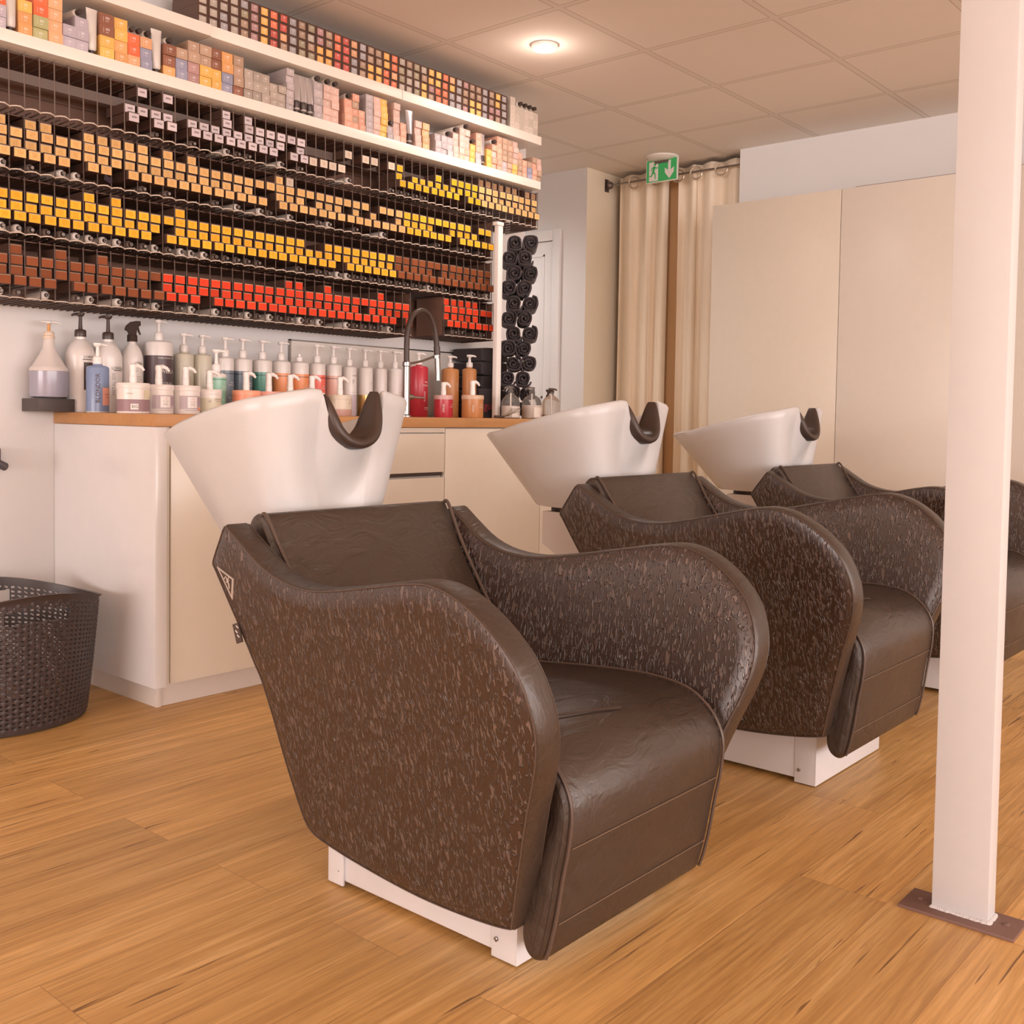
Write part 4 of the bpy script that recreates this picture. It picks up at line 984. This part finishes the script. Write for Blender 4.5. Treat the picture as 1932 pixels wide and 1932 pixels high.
def lilac_jar(x, lab, orange):
    pr_ = [('r', FR, -.046, .050, .016, .060, M_lil), ('r', FR, -.020, .014, .020, .056, M_jarw), ('r', FR, .018, .042, .026, .056, M_patch), ('t', 'o', .014, FR-.06, .050, False, M_pinkp), ('t', 'WELLA', .0058, FR-.06, .040, False, INKG), ('q', FR, -.010, .004, .032, .0335, INKG), ('q', FR, -.010, .004, .028, .0295, INKG), ('q', FR, -.03, .03, .0105, .012, INKG)]
    if orange: pr_ += [('r', FR, .020, .046, .012, .022, M_orp)]
    jar(x, 3.100, .0475, .094, .159, lab, M_jarw, M_jarw, pr_)
lilac_jar(1.851, 'white jar with a lilac label, second of the front jars from the left', False)
lilac_jar(1.950, 'white jar with a lilac label and orange tab, third of the front jars', True)
M_grn = mat('jar_pale_green', (.60, .57, .43), .35)
jar(2.042, 3.100, .0405, .084, .151, 'pale green jar between the lilac labelled jars and the mint bottle', M_jarw, M_jarw, [('t', 'ELEMENTS', .0085, FR+.35, .050, False, INKG), ('q', FR, .0, .03, .042, .0435, INKG), ('t', 'o', .018, FR-.55, .045, False, INKG)], cuts=[(0, 1), (.055, 0)], mats=[M_grn])
bottle('pump_bottle', 2.128, 3.190, .0350, .143, .2280, 'mint green pump bottle standing behind the pale green jar', [mat('bottle_mint', (.28, .53, .40), .3), mat('line_mint', (.10, .24, .17)), M_milk], [(0, 0), (.120, 1), (.1235, 0), (.129, 2)], M_whitepl, 'flat', group=G1, neck=.0125, pump_dir=-.6, prints=[('t', '~', .030, FR+.2, .098, False, INKW), ('t', 'WELLA', .009, FR+.2, .086, False, INKW), ('q', FR, .0, .018, .05, .0515, INKW)])
M_cor, M_redj, M_crj = mat('jar_coral', (.84, .31, .18), .35), mat('jar_red', (.74, .12, .105), .35), mat('jar_cream', (.66, .58, .47), .35)
jar(2.190, 3.10, .0490, .085, .152, 'coral orange jar just above the rim of the nearest basin', M_cor, mat('lid_coral', (.84, .36, .23), .35))
jar(2.293, 3.11, .0440, .084, .152, 'red jar beside the coral jar above the rim of the nearest basin', M_redj, mat('lid_pinkish', (.80, .42, .36), .35))
jar(2.388, 3.11, .0420, .084, .150, 'left of two cream jars behind the nearest basin', M_crj, M_crj)
jar(2.488, 3.11, .0480, .086, .150, 'right of two cream jars behind the nearest basin', M_crj, M_crj)
jar(2.615, 3.10, .0455, .080, .150, 'cream jar with a rosy foot seen through the notch of the nearest basin', M_crj, M_crj, [('t', 'oil', .010, FR+.2, .05, False, INKG)], cuts=[(0, 1), (.026, 0)], mats=[mat('jar_rosy', (.50, .30, .25), .4)])
# right of the tap
M_redb, M_goldb = mat('bottle_crimson', (.46, .026, .045), .3), mat('bottle_caramel', (.50, .215, .075), .35)
bottle('pump_bottle', 3.243, 3.315, .0410, .221, .2830, 'crimson pump bottle right behind the tap', [M_redb], [(0, 0)], M_milk, 'flat', group=G3, neck=.0125, pump_dir=-.4, prints=[('t', '~', .036, FR+.15, .154, False, INKW), ('t', 'WELLA', .0115, FR+.15, .138, False, INKW), ('t', 'FUSION', .0125, FR-.05, .090, True, INKW), ('q', FR, -.004, .028, .04, .0415, INKW), ('q', FR, -.004, .022, .033, .0345, INKW)])
bottle('pump_bottle', 3.447, 3.320, .0400, .219, .2810, 'left of two caramel bottles right of the tap', [M_goldb], [(0, 0)], M_milk, 'flat', group=G3, neck=.0125, pump_dir=-.5, prints=[('t', '~', .028, FR+.15, .152, False, INKW), ('t', 'NUTRI', .009, FR+.15, .135, True, INKW)])
bottle('pump_bottle', 3.527, 3.275, .0330, .222, .2880, 'right of two caramel bottles, beside the dark folded towels', [M_goldb], [(0, 0)], M_milk, 'flat', group=G3, neck=.0120, pump_dir=-.5)
jar(3.200, 3.120, .0410, .094, .150, 'crimson jar in front of the crimson bottle', M_redb, mat('lid_rose', (.60, .36, .34), .35), [('t', '~', .024, FR+.3, .056, False, INKW), ('t', 'WELLA', .008, FR+.3, .045, False, INKW), ('t', 'MASK', .014, FR-.75, .040, True, INKW)], G3)
jar(3.318, 3.060, .0480, .097, .160, 'caramel jar with a tall white pump beside the dark towels', M_goldb, mat('lid_sand', (.60, .42, .29), .35), [('t', '~', .024, FR+.1, .056, False, INKW), ('t', 'WELLA', .008, FR+.1, .045, False, INKW), ('q', FR, .030, .046, .05, .052, INKW), ('q', FR, .030, .046, .042, .044, INKW), ('t', 'MASK', .012, FR-.75, .040, True, INKW)], G3)
# clear soap bottles (half filled with cream liquid)
def m_glass():
    n = NT('clear_bottle'); n.set((.88, .84, .80), .06, spec=.5); n.b.inputs['Transmission Weight'].default_value = .92; n.b.inputs['IOR'].default_value = 1.12; return n.m
M_clear = m_glass(); M_soap = mat('soap_cream', (.66, .60, .54), .4); M_flower = mat('flower_print', (.42, .30, .32), .5)
for x, r, fill_, lab, dark in ((3.500, .0410, .055, 'clear round soap bottle of cream liquid nearest the dark towels', False), (3.646, .0455, .060, 'clear round soap bottle of cream liquid in the middle of three', False), (3.786, .0430, .020, 'nearly empty clear soap bottle with a black pump, rightmost of three', True)):
    o = empty('soap_bottle', (x, 3.0, TZ), lab, 'bottle', G4)
    prof = [(r*.95, 0), (r, .004), (r, .058), (r*.97, .072), (r*.86, .086), (r*.62, .098), (r*.34, .106), (.011, .110), (.011, .116)]
    part('body', MB().lathe(prof, 32), M_clear, o, angle=60)
    part('liquid', MB().lathe([(r*.9, .003), (r*.95, .006), (r*.95, fill_), (0, fill_)], 28), M_soap, o)
    pm_ = pump_mesh(.116, .142, .0125, -.3 if dark else 2.0, 'tall', .0045); part('pump', pm_, M_blackpl if dark else M_clear, o)
    part('dip_tube', MB().tube([(0, 0, fill_), (0, 0, .112)], .003, 8), M_whitepl, o)
    if not dark:
        q = MB(); wrap_rect(q, r+.0005, FR, -.03, .03, .006, .050); part('label_panel', q, plain('soap_label', (.66, .60, .54), .5), o, fix=False, smooth=False)
        q = MB(); wrap_text(q, '*', .06, r+.001, FR+.35, .008); part('flower_print', q, M_flower, o, fix=False, smooth=False)
o = bottle('pump_bottle', 3.860, 3.075, .0250, .085, .138, 'small clear bottle with a black pump behind the middle soap bottle', [M_clear], [(0, 0)], M_blackpl, 'flat', group=G4, neck=.010, pump_dir=-.3)
# whisk lying by the soap bottles
wk = empty('whisk', (3.445, 2.955, TZ), 'small wire whisk lying on the worktop beside the soap bottles', 'whisk')
m = MB()
for k in range(5): a = (k-2)*.35; m.tube([(-.045, 0, .006), (-.01, .012*a, .012+.010*abs(a)), (.045, .020*a, .030+.006*k), (.062, .016*a, .045)], .0011, 5)
part('wires', m, M_chrome, wk); part('handle', MB().tube([(-.10, .0, .007), (-.04, 0, .007)], [.006, .0045], 10), M_blackpl, wk)

# ------------------------------------------------------------------ tap
tp = empty('mixer_tap', (2.972, 3.11, .9185), 'tall mixer tap with a black hose spout and chrome column', 'tap')
part('column', MB().lathe([(.024, 0), (.024, .006), (.0155, .010), (.0145, .205), (.0175, .208), (.0175, .222), (.013, .226)], 24), M_chrome, tp)
arc = [(0, 0, .222), (0, 0, .36)]
hose = catmull([(0, 0, .222), (0, 0, .30), (.006, 0, .36), (.030, 0, .412), (.072, 0, .439), (.118, 0, .430), (.152, 0, .388), (.168, 0, .335), (.174, 0, .285)], 6)
part('hose', MB().tube(hose, .0115, 12), M_rubber, tp)
part('hose_collar', MB().tube([(.1735, 0, .297), (.1765, 0, .262)], .0138, 16), M_blackpl, tp)
part('spray_head', MB().tube([(.1765, 0, .262), (.1785, 0, .235), (.182, 0, .182), (.183, 0, .155)], [.0125, .0122, .0118, .0128], 16), M_chrome, tp)
part('holder_arm', MB().tube([(0, 0, .214), (.09, 0, .232), (.152, 0, .252)], [.0052, .0048, .0048], 8).lathe([(.0165, .247), (.0165, .259)], 16, (.172, 0, 0)), M_chrome, tp)
part('lever', MB().tube([(.012, 0, .082), (.034, -.004, .082)], [.012, .0105], 14).tube([(.034, -.004, .082), (.062, -.010, .080), (.09, -.016, .079)], [.0055, .0048, .0038], 10), M_chrome, tp)
# chrome framed splash panel on the wall
sp_ = empty('splash_panel', (3.21, 3.498, 0), 'clear splash panel with a thin chrome frame on the wall behind the bottles', 'splash panel')
part('glass_sheet', MB().box(-.525, .53, -.001, .004, .925, 1.224), m_wall('splash_sheet', (.72, .68, .63), .2), sp_, smooth=False)
part('frame', MB().box(-.531, -.525, -.006, .005, .925, 1.230).box(-.531, .536, -.006, .005, 1.2245, 1.2295).box(.5305, .536, -.006, .005, .925, 1.2245), M_chrome, sp_, smooth=False)

# ------------------------------------------------------------------ towels
def m_towel():
    n = NT('towel_terry'); f = n.noise(n.coord('Object'), 420, 2); g = n.noise(n.coord('Object'), 14, 3)
    c = n.mix(g, lin((.030, .0205, .0225)), lin((.058, .041, .045))); n.set(c, .95, spec=.1); n.b.inputs['Sheen Weight'].default_value = .25
    n.bump(f, .003, .8); return n.m
M_towel = m_towel()
def roll_mesh(seed, R=.0350):
    r_ = random.Random(seed); m = MB(); L = .19; turns = 2.6; N = 72; pts = []
    for i in range(N+1):
        t = i/N; a = t*turns*2*pi+seed; hx = 1/cos((a+pi/4) % (pi/2)-pi/4); rad = .005+(R-.005)*t*(1+.50*(hx-1)*t)*(1+.012*sin(2.3*a))
        pts.append((rad*cos(a), rad*sin(a)))
    th = .0042; rows = []
    for j, (y, puff) in enumerate(((0, .4), (.004, .85), (.012, 1), (L*.5, 1), (L, 1))):
        for sgn in (1, -1):
            for i, (x, z) in enumerate(pts):
                a = pts[min(N, i+1)]; b = pts[max(0, i-1)]; d = Vector((a[0]-b[0], a[1]-b[1])).normalized()
                off = sgn*th*puff; yy = y+.006*sin(i*.31+seed)+.004*sin(i*.83+seed*2)
                m.v.append((x-d.y*off, yy, z+d.x*off))
    n1 = N+1
    for j in range(4):
        for s in range(2):
            for i in range(N):
                a = (j*2+s)*n1+i; b = ((j+1)*2+s)*n1+i; m.face((a, a+1, b+1, b))
    for i in range(N): m.face((i, i+1, n1+i+1, n1+i)); q = 8*n1; m.face((q+i, q+i+1, q+n1+i+1, q+n1+i))
    for i in (0, N):
        for j in range(4): m.face(((j*2)*n1+i, (j*2+1)*n1+i, ((j+1)*2+1)*n1+i, ((j+1)*2)*n1+i))
    m.lathe([(R*.80, .03), (R*.80, L-.01)], 20, axis='y')   # the roll's inner layers
    return m.mesh('rolled_towel', M_towel, angle=70)
ROLLS = [roll_mesh(k*1.7+.4) for k in range(5)]
rows_ = 12
for j in range(rows_):
    for i, sft in enumerate((-.044, .027) if j % 2 == 0 else (-.020, .052)):
        o = bpy.data.objects.new('rolled_towel', ROLLS[rnd.randrange(5)]); COL.objects.link(o)
        dp = rnd.uniform(-.012, .010)
        o.location = (3.652+.65*sft+.757*dp, 3.092-.76*sft+.653*dp, TZ+.0462+j*.0684); o.rotation_euler = (0, 0, radians(-49)+rnd.uniform(-.02, .02))
        o.scale = (1.06, 1, 1.02)
        tag(o, 'dark rolled towel beside the white pole, %s row from the bottom, %s one' % (nth(j+1), ('left', 'right')[i]), 'towel', 'rolled towels in the tall stack')
pole = empty('towel_rack', (3.474, 3.06, .9185), 'white upright pole of the towel rack between tubes and rolled towels', 'rack')
part('upright', MB().box(-.017, .013, -.012, .012, 0, .842, b=.002), M_whitepl, pole)
part('top_bar', MB().box(-.028, .016, -.014, .014, .842, .858, b=.002), M_whitepl, pole)

# folded towels left of the pole, with red stitched lettering on the lowest
fz = TZ
for k in range(5):
    h = .062; x0, x1 = 3.375+.006*(k % 2), 3.516
    m = MB(); ol = catmull([(-.13, .006), (-.145, .018), (-.145, .044), (-.13, .058), (0, .061), (.13, .058), (.14, .03), (.13, .003), (0, 0)], 4, True)
    m.prism([(p[0]*1.05, p[1]*1.07) for p in ol], 'y', -.09, .09)
    o = part('folded_towel', m, M_towel, None, (3.722, 3.385, fz+k*.066)); o.scale = (.62, 1, 1)
    tag(o, 'dark folded towel left of the white pole, %s from the bottom of the pile' % nth(k+1), 'towel', 'folded towels left of the pole')
    if k == 0: lowt = o
# embroidered hanging towel below the pile
hm = MB().box(-.075, .075, -.012, .012, 0, .135, b=.006)
ho = part('hanging_towel', hm, M_towel, None, (3.655, 3.275, TZ))
tag(ho, 'dark towel with red stitched letters standing beside the caramel jar', 'towel')
vs, fs = text_geo('guru', .052); m = MB(); m.v = [(x+.01, -.0126, z+.055) for x, z, _ in vs]
for f in fs: m.face(f)
part('stitched_lettering', m, plain('red_thread', (.55, .05, .06), .7), ho, fix=False, smooth=False)

# ------------------------------------------------------------------ laundry basket
def basket():
    o = empty('laundry_basket', (1.372, 3.125, 0), 'dark woven plastic laundry basket on the floor at the left edge', 'basket')
    a0, b0, a1, b1 = .225, .172, .262, .215
    NC, NR = 84, 26
    def P(th, t, off=0):
        s = t**.8; a = a0+(a1-a0)*s+off; b = b0+(b1-b0)*s+off
        zt = .352+.048*abs(sin(th))**2.2 if True else 0
        return (a*cos(th), b*sin(th), .004+t*(zt-.004))
    m = MB(); T = .0022
    def cell(k, r, hole):
        t0, t1 = (.04)+.91*r/NR, (.04)+.91*(r+1)/NR; h0, h1 = 2*pi*k/NC, 2*pi*(k+1)/NC
        if not hole:
            i = len(m.v); m.v.extend([P(h0, t0), P(h1, t0), P(h1, t1), P(h0, t1)]); m.face((i, i+1, i+2, i+3)); return
        i = len(m.v); fx, fy = .24, .26
        m.v.extend([P(h0, t0), P(h1, t0), P(h1, t1), P(h0, t1)])
        ua, ub, va, vb = h0+(h1-h0)*fx, h1-(h1-h0)*fx, t0+(t1-t0)*fy, t1-(t1-t0)*fy
        m.v.extend([P(ua, va), P(ub, va), P(ub, vb), P(ua, vb)])
        for q in range(4): m.face((i+q, i+(q+1) % 4, i+4+(q+1) % 4, i+4+q))
    for r in range(NR):
        for k in range(NC):
            th = 2*pi*(k+.5)/NC; sl = abs(sin(th)) > .93 and r in (NR-4, NR-3, NR-2)
            if sl: continue
            cell(k, r, True)
    wall_ = part('woven_wall', m, plain('basket_plastic', (.058, .042, .041), .42), o, smooth=False)
    sm = wall_.modifiers.new('thickness', 'SOLIDIFY'); sm.thickness = .0034; sm.offset = 0
    # weave: raised nubs on every crossing
    q = MB(); r_ = random.Random(2)
    for r in range(NR+1):
        for k in range(NC):
            if (r+k) % 2: continue
            th = 2*pi*k/NC; t = (.04)+.91*r/NR
            c = Vector(P(th, t, .0012)); n_ = Vector((cos(th)/a1, sin(th)/b1, 0)).normalized(); tg_ = Vector((-n_.y, n_.x, 0)); L = .0088
            if abs(sin(th)) > .93 and r in (NR-3, NR-2): continue
            pts = [c-tg_*L-n_*.0012, c-tg_*L*.5+n_*.0012, c+tg_*L*.5+n_*.0012, c+tg_*L-n_*.0012]; i = len(q.v); hh = .0050
            for p in pts: q.v += [(p.x, p.y, p.z-hh), (p.x+n_.x*.0009, p.y+n_.y*.0009, p.z), (p.x, p.y, p.z+hh)]
            for j in range(3):
                for s in range(2): q.face((i+j*3+s, i+(j+1)*3+s, i+(j+1)*3+s+1, i+j*3+s+1))
    part('weave_strands', q, _mc['basket_plastic'], o, fix=False)
    # solid rim band, lip and floor
    rb = MB(); N = 96
    for t, off in ((.95, .0017), (.99, .0017), (1.0, .009), (1.008, .009), (1.008, -.0017), (.95, -.0017)):
        for k in range(N): rb.v.append(P(2*pi*k/N, t, off))
    for j in range(5):
        for k in range(N): rb.face((j*N+k, j*N+(k+1) % N, (j+1)*N+(k+1) % N, (j+1)*N+k))
    part('rim', rb, _mc['basket_plastic'], o, angle=60)
    bt = MB(); 
    for t, off in ((.0, -.004), (.0, 0.002), (.04, .0017), (.04, -.0017), (.012, -.006)):
        for k in range(N): bt.v.append(P(2*pi*k/N, t, off))
    for j in range(4):
        for k in range(N): bt.face((j*N+k, j*N+(k+1) % N, (j+1)*N+(k+1) % N, (j+1)*N+k))
    bt.face(list(range(4*N, 5*N))); bt.face(list(range(N)))
    part('bottom', bt, _mc['basket_plastic'], o, angle=60)
basket()
arm_ = empty('wall_mounted_arm', (1.43, 3.5, .76), 'rounded dark grey arm end reaching in at the left edge by the wall', 'arm')
M_grip = plain('handle_grey', (.085, .072, .078), .5)
gr_ = part('grip', MB().lathe([(0, 0), (.010, .0), (.0135, .004), (.0135, .06), (.012, .09)], 18), M_grip, arm_, (.09, -.04, -.025)); gr_.rotation_euler = (0, radians(-62), 0)
part('bracket', MB().box(-.07, .07, -.048, .0045, -.025, .04, b=.006), M_grip, arm_)

# ------------------------------------------------------------------ wardrobe
wd_ = empty('wardrobe', (5.2, 1.87, 0), 'large cream gloss wardrobe with flat fronts against the far wall', 'wardrobe')
def loc(x0, x1, y0, y1, z0, z1, b=0): return MB().box(x0-5.2, x1-5.2, y0-1.87, y1-1.87, z0, z1, b=b)
part('carcass', loc(5.222, 5.527, .76, 2.985, .0, 2.105), M_cream, wd_, smooth=False)
for y0, y1, mt, lb in ((2.2475, 2.992, M_ward, 'cream gloss door'), (1.4975, 2.2445, M_ward2, 'paler gloss door'), (.755, 1.4945, M_ward2, None)):
    d = part('door', loc(5.20, 5.219, y0, y1, .01, 2.118, b=.001), mt, wd_)
    if lb: d['label'] = lb
part('top_trim', loc(5.215, 5.3, .76, 2.18, 2.1185, 2.124), plain('trim_dark', (.26, .21, .20), .5), wd_, smooth=False)

# ------------------------------------------------------------------ curtains, rod, rings
def m_curtain():
    n = NT('curtain_cloth'); v = n.coord('Object', (700, 700, 700)); wv = n.noise(v, 1, 2); g = n.noise(n.coord('Object', (3, 3, .8)), 2, 3)
    c = n.mix(g, (.82, .70, .55, 1), (.88, .78, .65, 1)); n.set(c, .9, spec=.15); n.b.inputs['Sheen Weight'].default_value = .1; n.b.inputs['Transmission Weight'].default_value = 0
    n.bump(wv, .0008, .4); return n.m
M_curtain = m_curtain()
def curtain(ya, yb, folds, x0, amp, label, seed, top):
    m = MB(); N = 150; rows = [0.012, .4, .9, 1.5, 2.0, 2.25, top-.06, top]; r_ = random.Random(seed); ph = [r_.uniform(-.6, .6) for _ in range(40)]
    for j, z in enumerate(rows):
        a = amp*(1.0 if z > 2 else 1.05)
        for i in range(N+1):
            t = i/N; u = t*folds; k = int(u); w_ = u+.10*sin(2*pi*u*.37+seed)+.03*sin(z*1.3+k)
            x = x0+a*(sin(2*pi*w_)*.75+.25*sin(4*pi*w_+ph[k]))+.006*sin(z*1.1+k*2)
            m.v.append((x, ya+(yb-ya)*t+.012*sin(2*pi*w_*2+ph[k])*(1-z/4), z))
    for j in range(len(rows)-1):
        for i in range(N): m.face((j*(N+1)+i, j*(N+1)+i+1, (j+1)*(N+1)+i+1, (j+1)*(N+1)+i))
    o = part('curtain', m, M_curtain, angle=80); o.data.transform(Matrix.Translation((-x0, -ya, 0))); o.location = (x0, ya, 0)
    s = o.modifiers.new('thickness', 'SOLIDIFY'); s.thickness = .002
    tag(o, label, 'curtain', 'cream curtains in the alcove'); return o
curtain(3.925, 3.555, 3.0, 5.620, .028, 'left cream curtain panel, from the wall return to the tan strip', 1.2, 2.475)
curtain(3.475, 3.025, 3.4, 5.620, .028, 'right cream curtain panel, between the tan strip and the wardrobe', 4.1, 2.475)
m = MB().box(5.675, 5.681, 3.44, 3.60, .01, 2.46)
tag(part('tan_strip', m, plain('tan_board', (.62, .38, .19), .7), smooth=False), 'tan strip showing in the gap between the two cream curtains', 'board')
rod = empty('curtain_rod', (5.558, 3.5, 2.420), 'thin metal curtain rod below the ceiling in front of the alcove', 'curtain rod')
part('bar', MB().tube([(0, -.485, 0), (0, .445, 0)], .006, 10), M_steel, rod)
part('end_knob', MB().lathe([(0, .43), (.016, .435), (.024, .445), (.024, .458), (.014, .468), (0, .470)], 18, axis='y'), plain('bracket_dark', (.16, .12, .11), .4, .6), rod)
part('bracket', MB().box(-.006, .006, .466, .478, -.028, .030).box(-.02, .02, .474, .479, -.04, .04), plain('bracket_dark', (.16, .12, .11), .4, .6), rod, smooth=False)
em = MB()
for k in range(24):
    pass
eye = MB(); N = 24
ring_pts = [(0, .036*cos(2*pi*k/N), .036*sin(2*pi*k/N)) for k in range(N)]
eye.tube(ring_pts, .006, 8, closed=True); eye_me = eye.mesh('curtain_eyelet', plain('eyelet_brass', (.52, .43, .33), .3, .6))
for y, w_ in ((3.765, 'first'), (3.60, 'second, partly behind the exit sign'), (3.445, 'third, just right of the exit sign'), (3.32, 'fourth'), (3.15, 'fifth, by the wall corner')):
    o = bpy.data.objects.new('curtain_eyelet', eye_me); COL.objects.link(o); o.location = (5.558, y, 2.412); o.rotation_euler = (0, 0, .25)
    tag(o, 'metal curtain eyelet, %s from the left' % w_, 'eyelet', 'curtain eyelets')

# ------------------------------------------------------------------ hanging exit sign
ex = empty('exit_sign', (5.405, 3.462, 2.5), 'green and white running man exit sign hanging from the ceiling', 'exit sign')
part('ceiling_plate', MB().lathe([(0, 0), (.098, 0), (.098, -.008), (.080, -.020), (.035, -.024), (0, -.024)], 36), plain('sign_housing', (.76, .70, .66), .25), ex)
part('clip', MB().box(-.012, .012, -.05, .05, -.040, -.020, b=.003), M_chrome, ex)
M_green = plain('sign_green', (.035, .30, .085), .4); M_signw = plain('sign_white', (.76, .72, .68), .4)
em_ = M_green.node_tree.nodes['Principled BSDF']; em_.inputs['Emission Color'].default_value = (.035, .30, .085, 1); em_.inputs['Emission Strength'].default_value = .25
part('sign_board', MB().box(-.006, .006, -.110, .110, -.150, -.012, b=.001), M_signw, ex)
part('green_field', MB().box(-.0072, -.0061, -.105, .105, -.145, -.017), M_green, ex, smooth=False)
# left half (+Y): white doorway with the running man; right half (-Y): white arrow
part('doorway', MB().box(-.0082, -.0073, .024, .088, -.140, -.026), M_signw, ex, smooth=False)
mn = MB(); X_ = -.0090
def lim(p, q, w1, w2):
    d = Vector((q[0]-p[0], q[1]-p[1])); n_ = Vector((-d.y, d.x)).normalized(); i = len(mn.v)
    for (c, w_) in ((p, w1), (q, w2)):
        for s in (1, -1): mn.v.append((X_, c[0]+n_.x*w_*s, c[1]+n_.y*w_*s))
    mn.face((i, i+1, i+3, i+2))
def disc(c, r):
    i = len(mn.v); mn.v += [(X_, c[0]+r*cos(2*pi*k/16), c[1]+r*sin(2*pi*k/16)) for k in range(16)]; mn.face([i+k for k in range(16)])
disc((.046, -.043), .008)
lim((.050, -.054), (.058, -.088), .009, .007); lim((.050, -.056), (.034, -.066), .004, .003); lim((.034, -.066), (.026, -.060), .003, .003); lim((.053, -.056), (.068, -.064), .004, .003); lim((.068, -.064), (.072, -.078), .003, .003)
lim((.056, -.086), (.044, -.102), .006, .004); lim((.044, -.102), (.044, -.124), .004, .003); lim((.044, -.124), (.038, -.127), .003, .003); lim((.060, -.086), (.068, -.108), .006, .004); lim((.068, -.108), (.086, -.110), .004, .003)
part('running_man', mn, M_green, ex, fix=False, smooth=False)
ar = MB(); pts = [(-.046, -.028), (-.064, -.028), (-.064, -.086), (-.086, -.070), (-.086, -.098), (-.055, -.136), (-.024, -.098), (-.024, -.070), (-.046, -.086)]
ar.v = [(-.0085, y, z) for y, z in pts]+[(-.0073, y, z) for y, z in pts]; n9 = len(pts)
ar.face(range(n9)); ar.face([n9+k for k in range(n9)][::-1])
for k in range(n9): ar.face((k, (k+1) % n9, n9+(k+1) % n9, n9+k))
part('arrow', ar, M_signw, ex, smooth=False)

# ------------------------------------------------------------------ ceiling downlights: one real, the rest added as unseen fill
M_glow = NT('lamp_glow').set((.9, .85, .8), .4); gb = M_glow.node_tree.nodes['Principled BSDF']; gb.inputs['Emission Color'].default_value = (1, .80, .70, 1); gb.inputs['Emission Strength'].default_value = 1.1
M_lampring = plain('lamp_ring', (.80, .76, .72), .35)
for k, (lx, ly) in enumerate(LAMPS):
    o = empty('downlight', (lx, ly, 2.5), 'round glowing ceiling downlight above the far end of the worktop' if k == 0 else 'round ceiling downlight behind or above the picture', 'ceiling light', None if k == 0 else 'downlights outside the picture')
    part('ring', MB().lathe([(.058, -.001), (.058, -.012), (.050, -.018), (.046, -.014), (.046, -.001)], 32), M_lampring, o)
    part('diffuser', MB().lathe([(.0455, -.002), (.0455, -.014), (.03, -.022), (0, -.026)], 32), M_glow, o, angle=60)
l = bpy.data.lights.new('downlight_halo', 'POINT'); l.energy = 1.3; l.color = (1, .76, .64); l.shadow_soft_size = .03
o = bpy.data.objects.new('downlight_halo', l); o.location = (LAMPS[0][0], LAMPS[0][1], 2.40); COL.objects.link(o)
for ob in list(bpy.data.objects):
    if ob.type == 'LIGHT': ob['kind'] = 'helper'
